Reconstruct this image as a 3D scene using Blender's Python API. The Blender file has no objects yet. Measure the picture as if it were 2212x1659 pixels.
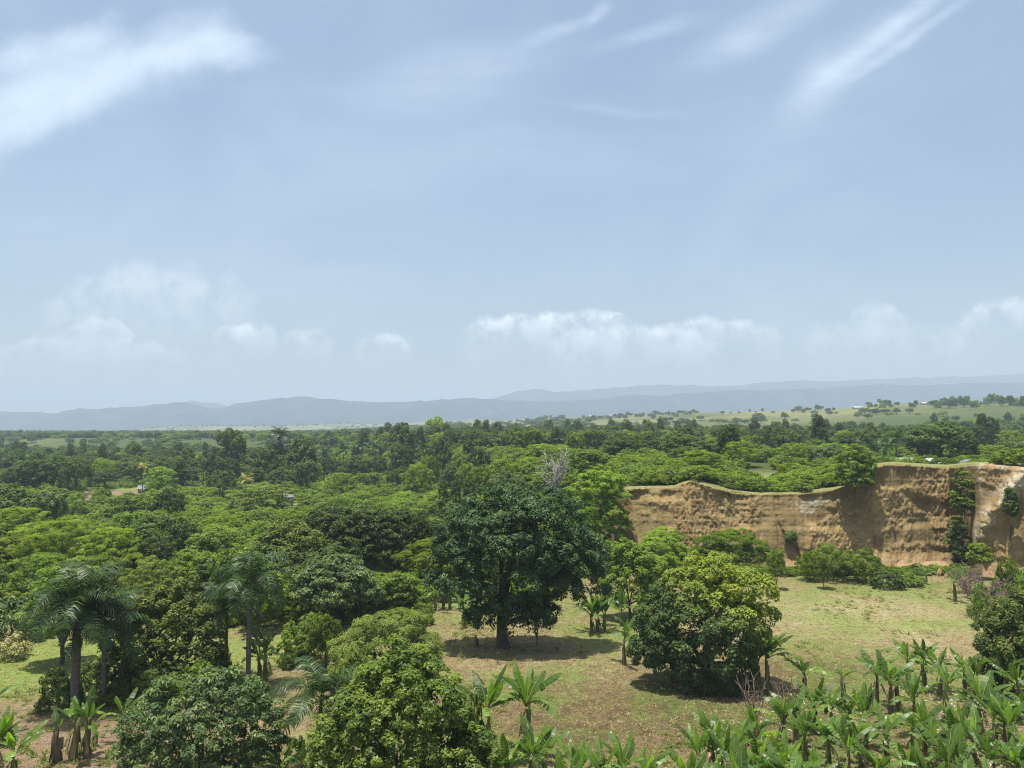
import bpy, math, random
import numpy as np
from mathutils import Vector, Matrix, Euler
R = math.radians
rng = np.random.default_rng(7)
random.seed(7)
SC = bpy.context.scene
COL = SC.collection

# ------------------------------------------------------------------ camera
EYE = 21.5                      # metres above the field
F = 1661.0                      # focal length in the 2212 px wide sizing of the photograph
PITCH = math.atan((930 - 829.5) / F)
cam_d = bpy.data.cameras.new('camera')
cam_d.sensor_width = 36.0
cam_d.lens = 36.0 * F / 2212.0
cam_d.clip_start = 0.5
cam_d.clip_end = 60000
cam = bpy.data.objects.new('camera', cam_d)
COL.objects.link(cam)
cam.location = (0, 0, EYE)
cam.rotation_euler = (R(90) + PITCH, 0, 0)
SC.camera = cam

def ray(u, v):
    a = (u - 1106.0) / F
    b = (829.5 - v) / F
    cp, sp = math.cos(PITCH), math.sin(PITCH)
    return (a, cp - b * sp, sp + b * cp)

def at(u, v, y):
    d = ray(u, v)
    t = y / d[1]
    return (d[0] * t, y, EYE + d[2] * t)

# ------------------------------------------------------------------ render settings, exposure
SC.render.engine = 'CYCLES'
cy = SC.cycles
cy.max_bounces = 6
cy.diffuse_bounces = 3
cy.glossy_bounces = 1
cy.transmission_bounces = 3
cy.volume_bounces = 0
cy.transparent_max_bounces = 4
cy.sample_clamp_indirect = 4
cy.caustics_reflective = False
cy.caustics_refractive = False
cy.use_denoising = True
cy.denoising_prefilter = 'NONE'
cy.filter_width = 1.05
SC.view_settings.view_transform = 'Standard'
SC.view_settings.look = 'None'
SC.view_settings.exposure = 0.67
SC.view_settings.gamma = 1.0
SC.view_settings.use_curve_mapping = False

# ------------------------------------------------------------------ node helper
class NT:
    def __init__(self, tree):
        self.t = tree
        tree.nodes.clear()
    def n(self, typ, inputs=None, **props):
        nd = self.t.nodes.new(typ)
        for k, v in props.items():
            setattr(nd, k, v)
        for k, v in (inputs or {}).items():
            s = nd.inputs[k]
            if isinstance(v, bpy.types.NodeSocket):
                self.t.links.new(v, s)
            else:
                s.default_value = v
        return nd
    def math(self, op, a, b=0.0, clamp=False):
        return self.n('ShaderNodeMath', {0: a, 1: b}, operation=op, use_clamp=clamp).outputs[0]
    def vmath(self, op, a, b=(0, 0, 0)):
        return self.n('ShaderNodeVectorMath', {0: a, 1: b}, operation=op)
    def noise(self, vec, scale, detail=3.0, rough=0.55, dist=0.0):
        return self.n('ShaderNodeTexNoise', {'Vector': vec, 'Scale': scale, 'Detail': detail, 'Roughness': rough, 'Distortion': dist})
    def step(self, x, a, b, lo=0.0, hi=1.0):
        return self.n('ShaderNodeMapRange', {0: x, 1: a, 2: b, 3: lo, 4: hi}, interpolation_type='SMOOTHSTEP').outputs[0]
    def mix(self, f, a, b):
        m = self.n('ShaderNodeMix', data_type='RGBA')
        for i, v in ((0, f), (6, a), (7, b)):
            if isinstance(v, bpy.types.NodeSocket):
                self.t.links.new(v, m.inputs[i])
            else:
                m.inputs[i].default_value = v if i == 0 or len(v) == 4 else (*v, 1.0)
        return m.outputs[2]
    def ramp(self, f, stops):
        r = self.n('ShaderNodeValToRGB', {0: f})
        cr = r.color_ramp
        while len(cr.elements) < len(stops):
            cr.elements.new(0.5)
        for e, (p, c) in zip(cr.elements, stops):
            e.position = p
            e.color = (*c, 1.0)
        return r.outputs[0]

# ------------------------------------------------------------------ sky
SUN_EL, SUN_AZ = 83.0, -100.0     # azimuth measured from the view direction, clockwise
world = bpy.data.worlds.new('World')
SC.world = world
world.use_nodes = True
W = NT(world.node_tree)
sky = W.n('ShaderNodeTexSky', sky_type='NISHITA', sun_disc=False)
sky.sun_elevation = R(SUN_EL)
sky.sun_rotation = R(SUN_AZ)
sky.air_density = 1.0
sky.dust_density = 3.2
sky.ozone_density = 1.5
tc = W.n('ShaderNodeTexCoord').outputs['Generated']
sep = W.n('ShaderNodeSeparateXYZ', {0: tc})
yc = W.math('MAXIMUM', sep.outputs[1], 0.03)
QX = W.math('DIVIDE', sep.outputs[0], yc)
QZ = W.math('DIVIDE', sep.outputs[2], yc)
Q = W.n('ShaderNodeCombineXYZ', {0: QX, 1: QZ, 2: 0.0}).outputs[0]

def q(u, v):
    d = ray(u, v)
    return d[0] / d[1], d[2] / d[1]

def warp(vec, scale, amp, detail=4.0):
    nz = W.noise(vec, scale, detail, 0.6).outputs['Color']
    off = W.vmath('SCALE', W.vmath('SUBTRACT', nz, (0.5, 0.5, 0.5)).outputs[0])
    off.inputs['Scale'].default_value = amp
    return W.vmath('ADD', vec, off.outputs[0]).outputs[0]

QW1 = warp(Q, 7.0, 0.11)
QW2 = warp(Q, 16.0, 0.035, 5.0)
QW3 = warp(Q, 4.0, 0.05)
def blob(vec, u, v, ru, rv, rot, strength, inner=0.0):
    cx, cz = q(u, v)
    m = W.n('ShaderNodeMapping', {'Vector': vec, 'Location': (cx, cz, 0), 'Rotation': (0, 0, R(rot)), 'Scale': (ru / F, rv / F, 1)}, vector_type='TEXTURE')
    s2 = W.vmath('MULTIPLY', m.outputs[0], (1, 1, 0)).outputs[0]
    l = W.vmath('LENGTH', s2).outputs['Value']
    return W.math('MULTIPLY', W.step(l, 1.0, inner), strength)

def combine(parts):
    acc = None
    for p in parts:
        inv = W.math('SUBTRACT', 1.0, p)
        acc = inv if acc is None else W.math('MULTIPLY', acc, inv)
    return W.math('SUBTRACT', 1.0, acc)

# high thin cloud: one broad torn veil at the upper left, feathered streaks at the upper right
veil = combine([
    blob(QW3, 200, 170, 560, 210, 14, 0.46), blob(QW1, 130, 165, 300, 120, 14, 0.45), blob(QW1, 40, 240, 330, 110, 20, 0.62), blob(QW1, 260, 150, 360, 85, 12, 0.72), blob(QW1, 480, 108, 190, 62, -6, 0.66),
    blob(QW1, 50, 90, 190, 70, 14, 0.60), blob(QW1, 195, 52, 110, 80, 0, 0.50), blob(QW1, 420, 66, 190, 95, 0, 0.42), blob(QW1, -80, 280, 240, 150, 0, 0.50)])
fine = W.noise(W.n('ShaderNodeMapping', {'Vector': QW2, 'Rotation': (0, 0, R(-16)), 'Scale': (1.0, 1.9, 1.0)}).outputs[0], 8.0, 8.0, 0.62).outputs[0]
veil = W.math('MULTIPLY', W.step(W.math('ADD', veil, W.math('MULTIPLY', W.math('SUBTRACT', fine, 0.5), 0.75)), 0.08, 1.10), 0.62)
cirrus = combine([
    blob(QW3, 1900, 75, 320, 36, 37, 0.42), blob(QW3, 1955, 85, 260, 20, 33, 0.32), blob(QW3, 1760, 190, 150, 80, 50, 0.30), blob(QW3, 1880, 90, 330, 80, 37, 0.16),
    blob(QW3, 1640, 60, 280, 62, 28, 0.30), blob(QW3, 1400, 70, 210, 32, 17, 0.20), blob(QW3, 1210, 60, 160, 28, 24, 0.24),
    blob(QW3, 1000, 160, 380, 110, 15, 0.20), blob(QW3, 1330, 235, 260, 18, -6, 0.14), blob(QW3, 1290, 20, 60, 26, 60, 0.25)])
mst = W.n('ShaderNodeMapping', {'Vector': QW3, 'Rotation': (0, 0, R(-33)), 'Scale': (2.0, 14.0, 1.0)})
streak = W.noise(mst.outputs[0], 2.6, 8.0, 0.66).outputs[0]
cirrus = W.math('MULTIPLY', cirrus, W.step(streak, 0.25, 0.72, 0.40, 1.0))
# the same thin veil carries on round the rest of the sky
allround = W.noise(W.vmath('MULTIPLY', tc, (1, 1, 2.2)).outputs[0], 2.2, 5.0, 0.6, 0.6).outputs[0]
thin = W.step(allround, 0.34, 0.92, 0.04, 0.26)

# low cumulus banks: a sharp billowing top edge that dissolves downward
def bank(u0, u1, vtop, lump, fade, strength, seed, edge=0.004):
    x0, x1 = q(u0, vtop)[0], q(u1, vtop)[0]
    zt = q((u0 + u1) / 2, vtop)[1]
    v = W.vmath('ADD', W.vmath('MULTIPLY', Q, (1.0, 0.8, 0)).outputs[0], (seed * 3.7, seed * 1.3, 0)).outputs[0]
    b1 = W.math('SUBTRACT', W.noise(v, 9.0, 2.0, 0.5).outputs[0], 0.5)
    b2 = W.math('SUBTRACT', W.noise(v, 34.0, 4.0, 0.62).outputs[0], 0.5)
    h = W.math('ADD', zt, W.math('ADD', W.math('MULTIPLY', b1, lump * 2.0), W.math('MULTIPLY', b2, lump * 1.9)))
    xm, hw = (x0 + x1) / 2, (x1 - x0) / 2
    dx = W.math('DIVIDE', W.math('SUBTRACT', QX, xm), hw)
    env = W.math('POWER', W.math('ABSOLUTE', dx), 3.0)
    h = W.math('SUBTRACT', h, W.math('MULTIPLY', env, lump * 1.3))
    d = W.math('SUBTRACT', h, QZ)
    top = W.step(d, -edge, edge * 2.0)
    down = W.math('POWER', 2.718, W.math('MULTIPLY', W.math('MAXIMUM', d, 0.0), -1.0 / fade))
    win = W.step(env, 1.2, 0.35)
    puff = W.step(W.noise(v, 26.0, 6.0, 0.68).outputs[0], 0.38, 0.60, 0.12, 1.15)
    return W.math('MULTIPLY', W.math('MULTIPLY', W.math('MULTIPLY', top, down), W.math('MULTIPLY', win, puff)), strength)
cum = combine([
    bank(990, 1400, 678, 0.016, 0.022, 0.62, 1), bank(1390, 1690, 684, 0.016, 0.020, 0.46, 2), bank(1180, 1560, 706, 0.016, 0.030, 0.40, 9),
    bank(90, 560, 578, 0.030, 0.055, 0.24, 3, 0.012), bank(130, 300, 690, 0.016, 0.02, 0.34, 4), bank(460, 600, 692, 0.014, 0.016, 0.6, 5),
    bank(600, 720, 712, 0.010, 0.016, 0.5, 6), bank(770, 890, 722, 0.009, 0.014, 0.55, 7), bank(-60, 420, 728, 0.020, 0.03, 0.26, 8),
    bank(1820, 1960, 662, 0.018, 0.020, 0.35, 10, 0.006), bank(2050, 2330, 650, 0.022, 0.026, 0.42, 11, 0.006), bank(1720, 2100, 695, 0.016, 0.030, 0.30, 12, 0.01)])
alpha = combine([veil, cirrus, thin])
skyc = W.n('ShaderNodeHueSaturation', {'Hue': 0.496, 'Saturation': 1.05, 'Value': 1.04, 'Color': sky.outputs[0]}).outputs[0]
CLOUD = (7.6, 8.8, 9.7)
col = W.mix(alpha, skyc, CLOUD)
col = W.mix(cum, col, (13.5, 13.8, 13.4))
bg = W.n('ShaderNodeBackground', {'Color': col, 'Strength': 0.094})
W.t.links.new(bg.outputs[0], W.n('ShaderNodeOutputWorld').inputs[0])
world.cycles.sampling_method = 'MANUAL'
world.cycles.sample_map_resolution = 512

# ------------------------------------------------------------------ sun
sun_d = bpy.data.lights.new('sun', 'SUN')
sun_d.energy = 5.0
sun_d.angle = R(0.53)
sun_d.color = (1.0, 0.965, 0.91)
sun = bpy.data.objects.new('sun', sun_d)
COL.objects.link(sun)
sv = Vector((math.cos(R(SUN_EL)) * math.sin(R(SUN_AZ)), math.cos(R(SUN_EL)) * math.cos(R(SUN_AZ)), math.sin(R(SUN_EL))))
sun.rotation_euler = sv.to_track_quat('Z', 'Y').to_euler()
sun.location = (0, 0, 200)

# ------------------------------------------------------------------ numeric noise
_lat = np.random.default_rng(99).random((256, 256))
def vnoise(x, y, seed=0):
    x = np.asarray(x, float) + seed * 17.13
    y = np.asarray(y, float) + seed * 9.71
    xi, yi = np.floor(x).astype(int), np.floor(y).astype(int)
    fx, fy = x - xi, y - yi
    fx = fx * fx * (3 - 2 * fx); fy = fy * fy * (3 - 2 * fy)
    a = _lat[xi & 255, yi & 255]; b = _lat[(xi + 1) & 255, yi & 255]
    c = _lat[xi & 255, (yi + 1) & 255]; d = _lat[(xi + 1) & 255, (yi + 1) & 255]
    return (a * (1 - fx) + b * fx) * (1 - fy) + (c * (1 - fx) + d * fx) * fy
def fbm(x, y, seed=0, octv=4, gain=0.5):
    s, a, t = 0.0, 1.0, 0.0
    for i in range(octv):
        s = s + a * vnoise(np.asarray(x) * 2 ** i, np.asarray(y) * 2 ** i, seed + i * 5)
        t += a; a *= gain
    return s / t
def sstep(x, a, b):
    t = np.clip((np.asarray(x, float) - a) / (b - a), 0, 1)
    return t * t * (3 - 2 * t)

# ------------------------------------------------------------------ mesh helper
def mesh_np(name, verts, faces, mats, attrs=None, smooth=False, midx=None):
    """faces: (n,k) int array or list of such arrays."""
    me = bpy.data.meshes.new(name)
    verts = np.asarray(verts, np.float32)
    fl = [np.asarray(f, np.int32) for f in (faces if isinstance(faces, list) else [faces]) if len(f)]
    me.vertices.add(len(verts))
    me.vertices.foreach_set('co', verts.ravel())
    loops = np.concatenate([f.ravel() for f in fl])
    tot = np.concatenate([np.full(len(f), f.shape[1], np.int32) for f in fl])
    start = np.concatenate([[0], np.cumsum(tot)[:-1]]).astype(np.int32)
    me.loops.add(len(loops))
    me.loops.foreach_set('vertex_index', loops)
    me.polygons.add(len(tot))
    me.polygons.foreach_set('loop_start', start)
    me.polygons.foreach_set('loop_total', tot)
    if midx is not None:
        me.polygons.foreach_set('material_index', np.asarray(midx, np.int32))
    if smooth:
        me.polygons.foreach_set('use_smooth', np.ones(len(tot), bool))
    for k, v in (attrs or {}).items():
        a = me.attributes.new(k, 'FLOAT', 'POINT')
        a.data.foreach_set('value', np.asarray(v, np.float32))
    for m in mats:
        me.materials.append(m)
    me.update(calc_edges=True)
    return me

def link(name, me, parent=None, loc=(0, 0, 0), rot=(0, 0, 0), scale=(1, 1, 1)):
    o = bpy.data.objects.new(name, me)
    COL.objects.link(o)
    o.parent = parent
    o.location = loc; o.rotation_euler = rot; o.scale = scale
    return o
def tag(o, label=None, cat=None, group=None, kind=None):
    for k, v in (('label', label), ('category', cat), ('group', group), ('kind', kind)):
        if v:
            o[k] = v
    return o
def thing(name, label, cat, loc, rz=0.0, scale=(1, 1, 1), group=None):
    return tag(link(name, None, None, loc, (0, 0, rz), scale), label, cat, group)

class Geo:
    """collects tubes, boxes and quads into one mesh"""
    def __init__(self):
        self.v, self.f4, self.f3, self.n = [], [], [], 0
    def add(self, v, f):
        f = np.asarray(f, np.int64) + self.n
        (self.f4 if f.shape[1] == 4 else self.f3).append(f)
        self.v.append(np.asarray(v, float)); self.n += len(v)
    def tube(self, pts, rad, k=6, cap=True):
        pts = np.asarray(pts, float)
        m = len(pts)
        tang = np.gradient(pts, axis=0)
        tang /= np.linalg.norm(tang, axis=1)[:, None] + 1e-9
        ref = np.array([1.0, 0.13, 0.07]) if abs(tang[0][0]) < 0.8 else np.array([0.1, 1.0, 0.1])
        b = np.cross(tang, ref); b /= np.linalg.norm(b, axis=1)[:, None] + 1e-9
        c = np.cross(tang, b)
        a = np.linspace(0, 2 * np.pi, k, endpoint=False)
        ring = (np.cos(a)[None, :, None] * b[:, None, :] + np.sin(a)[None, :, None] * c[:, None, :]) * np.asarray(rad, float)[:, None, None] + pts[:, None, :]
        idx = np.arange(m * k).reshape(m, k)
        nx = np.roll(idx, -1, axis=1)
        f = np.stack([idx[:-1], nx[:-1], nx[1:], idx[1:]], -1).reshape(-1, 4)
        v = ring.reshape(-1, 3)
        self.add(v, f)
        if cap:
            base = self.n
            self.add(pts[-1:], np.stack([np.arange(k), (np.arange(k) + 1) % k, np.full(k, k)], -1) - k)
    def box(self, lo, hi):
        x0, y0, z0 = lo; x1, y1, z1 = hi
        self.add([(x0, y0, z0), (x1, y0, z0), (x1, y1, z0), (x0, y1, z0), (x0, y0, z1), (x1, y0, z1), (x1, y1, z1), (x0, y1, z1)],
                 [(0, 3, 2, 1), (4, 5, 6, 7), (0, 1, 5, 4), (1, 2, 6, 5), (2, 3, 7, 6), (3, 0, 4, 7)])
    def mesh(self, name, mat, smooth=False, attrs=None):
        fs = ([np.concatenate(self.f4)] if self.f4 else []) + ([np.concatenate(self.f3)] if self.f3 else [])
        return mesh_np(name, np.concatenate(self.v), fs, [mat], attrs, smooth)

# ------------------------------------------------------------------ materials
def newmat(name):
    m = bpy.data.materials.new(name)
    m.use_nodes = True
    return m, NT(m.node_tree)
def out(N, sh):
    N.t.links.new(sh, N.n('ShaderNodeOutputMaterial').inputs[0])

def leafmat(name, stops, trans=0.3, rough=0.5, vary=0.35, spec=0.35, huev=0.02):
    m, N = newmat(name)
    tint = N.n('ShaderNodeAttribute', attribute_name='tint').outputs['Fac']
    rnd = N.n('ShaderNodeObjectInfo').outputs['Random']
    t = N.math('ADD', tint, N.math('MULTIPLY', N.math('SUBTRACT', rnd, 0.5), vary), True)
    c = N.ramp(t, stops)
    hs = N.n('ShaderNodeHueSaturation', {'Hue': N.math('ADD', 0.5, N.math('MULTIPLY', N.math('SUBTRACT', rnd, 0.5), huev)), 'Color': c})
    c = hs.outputs[0]
    p = N.n('ShaderNodeBsdfPrincipled', {'Base Color': c, 'Roughness': rough, 'Specular IOR Level': spec})
    tcol = N.mix(1.0, c, (1, 1, 1)) 
    mm = N.n('ShaderNodeMix', {0: 1.0}, data_type='RGBA', blend_type='MULTIPLY')
    N.t.links.new(c, mm.inputs[6]); mm.inputs[7].default_value = (1.5, 1.7, 0.7, 1)
    tr = N.n('ShaderNodeBsdfTranslucent', {'Color': mm.outputs[2]})
    mx = N.n('ShaderNodeMixShader', {0: trans, 1: p.outputs[0], 2: tr.outputs[0]})
    out(N, mx.outputs[0])
    return m

def barkmat(name, a, b, scale=6.0, stretch=(1, 1, 0.25)):
    m, N = newmat(name)
    tco = N.n('ShaderNodeTexCoord').outputs['Object']
    v = N.vmath('MULTIPLY', tco, stretch).outputs[0]
    nz = N.noise(v, scale, 5.0, 0.65).outputs[0]
    c = N.ramp(nz, [(0.3, a), (0.7, b)])
    bp = N.n('ShaderNodeBump', {'Strength': 0.6, 'Distance': 0.04, 'Height': nz})
    p = N.n('ShaderNodeBsdfPrincipled', {'Base Color': c, 'Roughness': 0.85, 'Specular IOR Level': 0.2, 'Normal': bp.outputs[0]})
    out(N, p.outputs[0])
    return m

def plainmat(name, a, b, scale=4.0, rough=0.7, metal=0.0):
    m, N = newmat(name)
    tco = N.n('ShaderNodeTexCoord').outputs['Object']
    c = N.ramp(N.noise(tco, scale, 4.0, 0.6).outputs[0], [(0.3, a), (0.7, b)])
    p = N.n('ShaderNodeBsdfPrincipled', {'Base Color': c, 'Roughness': rough, 'Metallic': metal, 'Specular IOR Level': 0.3})
    out(N, p.outputs[0])
    return m

M = {}
M['mango'] = leafmat('mango_leaves', [(0.0, (.022, .050, .012)), (0.5, (.046, .092, .022)), (1.0, (.115, .175, .055))], 0.2, 0.55, 0.1, .25)
M['mango_flush'] = leafmat('mango_young_leaves', [(0.0, (.032, .070, .018)), (0.45, (.110, .172, .034)), (1.0, (.28, .34, .030))], 0.3, 0.55, 0.05, .25)
M['round'] = leafmat('olive_leaves', [(0.0, (.032, .056, .010)), (0.5, (.080, .118, .018)), (1.0, (.18, .21, .035))], 0.25, 0.6, 0.2, .2)
M['glossy'] = leafmat('glossy_leaves', [(0.0, (.034, .074, .009)), (0.5, (.120, .188, .020)), (1.0, (.27, .33, .045))], 0.36, 0.5, 0.12, .3)
M['blue'] = leafmat('bluish_leaves', [(0.0, (.036, .078, .026)), (0.5, (.095, .148, .034)), (1.0, (.215, .27, .085))], 0.25, 0.5, 0.15, .3)
M['dark'] = leafmat('dark_leaves', [(0.0, (.030, .058, .012)), (0.5, (.080, .124, .022)), (1.0, (.165, .205, .045))], 0.32, 0.6, 0.5, .2, 0.03)
M['green'] = leafmat('green_leaves', [(0.0, (.052, .098, .012)), (0.5, (.135, .195, .024)), (1.0, (.25, .30, .048))], 0.42, 0.6, 0.5, .2, 0.04)
M['feather'] = leafmat('feathery_leaves', [(0.0, (.085, .145, .014)), (0.5, (.185, .25, .026)), (1.0, (.29, .345, .055))], 0.45, 0.65, 0.45, .15, 0.03)
M['wispy'] = leafmat('wispy_leaves', [(0.0, (.11, .15, .030)), (0.5, (.18, .235, .05)), (1.0, (.27, .32, .085))], 0.35, 0.65, 0.2, .15)
M['lime'] = leafmat('lime_leaves', [(0.0, (.15, .23, .015)), (0.5, (.26, .36, .022)), (1.0, (.36, .46, .05))], 0.35, 0.6, 0.2, .15)
M['palm'] = leafmat('palm_leaflets', [(0.0, (.016, .040, .007)), (0.5, (.038, .078, .013)), (1.0, (.085, .135, .028))], 0.16, 0.42, 0.2, 0.32)
M['yellow_palm'] = leafmat('yellow_palm_leaflets', [(0.0, (.25, .22, .05)), (0.5, (.42, .36, .08)), (1.0, (.55, .48, .14))], 0.2, 0.45, 0.2)
M['banana'] = leafmat('banana_leaf', [(0.0, (.040, .085, .012)), (0.5, (.095, .165, .022)), (1.0, (.22, .30, .055))], 0.35, 0.42, 0.7, 0.4, 0.03)
M['banana_young'] = leafmat('young_banana_leaf', [(0.0, (.17, .29, .025)), (0.5, (.25, .38, .035)), (1.0, (.33, .45, .05))], 0.45, 0.4, 0.3)
M['dry_leaf'] = leafmat('dry_leaf', [(0.0, (.12, .08, .045)), (0.5, (.24, .17, .10)), (1.0, (.42, .34, .22))], 0.2, 0.7, 0.4)
M['straw'] = leafmat('straw_leaf', [(0.0, (.26, .24, .10)), (0.5, (.42, .38, .18)), (1.0, (.55, .50, .26))], 0.3, 0.6, 0.2)
M['twig'] = barkmat('dry_twigs', (.16, .11, .085), (.27, .20, .16))
M['grey_twig'] = barkmat('bleached_twigs', (.30, .28, .25), (.48, .45, .41))
M['bark'] = barkmat('grey_brown_bark', (.050, .040, .032), (.14, .118, .098))
M['palm_bark'] = barkmat('palm_bark', (.085, .075, .062), (.20, .18, .155), 3.0, (1, 1, 4))
M['shaft'] = plainmat('crownshaft', (.08, .14, .04), (.13, .20, .06), 3.0, 0.4)
M['stem'] = barkmat('banana_stem', (.075, .055, .035), (.20, .17, .085), 3.0, (3, 3, 0.5))
M['stem_green'] = barkmat('green_banana_stem', (.09, .13, .035), (.20, .24, .08), 2.5, (3, 3, 0.4))
M['rib'] = plainmat('leaf_midrib', (.20, .28, .07), (.30, .38, .12), 3.0, 0.5)
M['white_roof'] = plainmat('pale_metal_roofing', (.30, .31, .32), (.52, .53, .54), 1.2, 0.6)
M['grey_roof'] = plainmat('grey_metal_roofing', (.10, .105, .11), (.19, .195, .20), 1.2, 0.6)
M['house_wall'] = plainmat('painted_wall', (.42, .40, .36), (.56, .54, .50), 2.0, 0.8)
M['dark_wall'] = plainmat('grey_block_wall', (.16, .155, .15), (.26, .25, .24), 2.0, 0.9)
M['door'] = plainmat('door_paint', (.10, .08, .06), (.16, .12, .09), 3.0, 0.6)
M['glass'] = plainmat('dark_glass', (.02, .025, .03), (.03, .035, .04), 3.0, 0.1)

# ------------------------------------------------------------------ terrain shape
def table(t, xs):
    return np.interp(xs, [p[0] for p in t], [p[1] for p in t])
# plan of the bluff edge: distance along the view for each bearing (written as the photo column it is seen in)
EDGE = [(-900, 1500), (-300, 900), (300, 640), (700, 470), (900, 330), (1040, 235), (1150, 185), (1230, 160), (1290, 143), (1325, 131), (1345, 127.5), (1420, 126),
        (1500, 125.2), (1560, 126.4), (1640, 126.8), (1700, 126.2), (1790, 127.5), (1840, 129), (1870, 127.6), (1950, 128.2), (2010, 129.5), (2045, 130), (2072, 135),
        (2094, 125), (2110, 121), (2150, 119), (2212, 117.5), (2350, 115), (2700, 112), (3600, 110)]
TOPV = [(1150, 1075), (1290, 1066), (1325, 1056), (1345, 1055), (1400, 1053), (1455, 1052), (1475, 1044), (1492, 1038), (1530, 1048), (1580, 1063), (1640, 1068), (1720, 1066), (1790, 1058),
        (1830, 1047), (1858, 1034), (1872, 1015), (1890, 1006), (1925, 1002), (1960, 1005), (2040, 1010), (2072, 1006), (2100, 1003), (2150, 1004), (2212, 1008), (2400, 1004), (3600, 1000)]
def bearing_u(x, y):
    return 1106 + F * np.asarray(x) / np.maximum(np.asarray(y), 1e-3)
def edge_y(u):
    return table(EDGE, u)
def top_z(u):
    return EYE + (930 - table(TOPV, u)) * edge_y(u) / F
CREST_V = [(600, 921), (900, 917), (1000, 913), (1150, 905), (1300, 899), (1500, 892), (1700, 887), (1850, 881), (1900, 871), (2000, 872), (2100, 872), (2212, 866), (2500, 855), (3200, 850)]
CREST_D = [(600, 3200), (900, 2700), (1000, 2400), (1300, 1750), (1500, 1450), (1700, 1250), (1850, 1120), (2000, 1000), (2212, 900), (2600, 850), (3200, 850)]
def terrain(x, y):
    x = np.asarray(x, float); y = np.asarray(y, float)
    u = bearing_u(x, y)
    ye = edge_y(u)
    d = y - ye
    low = 0.25 * (fbm(x * .07, y * .07, 3, 3) - .5) + sstep(y, 300, 900) * 5 * (fbm(x * .004, y * .004, 5, 3) - .5)
    right = sstep(u, 1235, 1330)
    wid = 2.6 * right + (1 - right) * (30 + 0.25 * np.maximum(ye - 150, 0))
    m = sstep(d, 0, wid)
    zt = np.where(u > 1150, top_z(u), 11.0)
    inland = 12.5 + 1.5 * (fbm(x * .02, y * .02, 8, 3) - .5)
    plat = zt + (inland - zt) * sstep(d, 8, 60)
    # far ridge
    cd = table(CREST_D, u); cz = EYE + (930 - table(CREST_V, u)) * cd / F
    rise = np.clip((y - 420) / np.maximum(cd - 420, 1), 0, 1)
    rise = rise ** 1.35
    rz = plat + (cz - plat) * rise + sstep(y, 450, 800) * 5.0 * (fbm(x * .012, y * .012, 11, 4) - .5) * (1 - sstep(rise, .8, 1))
    back = sstep(y, cd, cd * 1.5)
    rz = rz * (1 - back) + 6 * back
    amount = sstep(u, 600, 1000)
    hi = plat * (1 - amount) + rz * amount
    hi = np.where(y < 420, plat, hi)
    z = low + (hi - low) * m
    # a near-bare mesa and a knoll far out on the plain
    mesa = 30 * sstep(fbm(x * .0012, y * .0012, 21, 3) - .5 + .9 * np.exp(-((x + 1150) / 700) ** 2 - ((y - 3900) / 500) ** 2), .35, .55)
    knoll = 62 * np.exp(-((x + 130) / 260) ** 2 - ((y - 3400) / 330) ** 2) + 25 * np.exp(-((x + 560) / 260) ** 2 - ((y - 3500) / 330) ** 2)
    return z + mesa * sstep(y, 2500, 3300) + knoll

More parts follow.
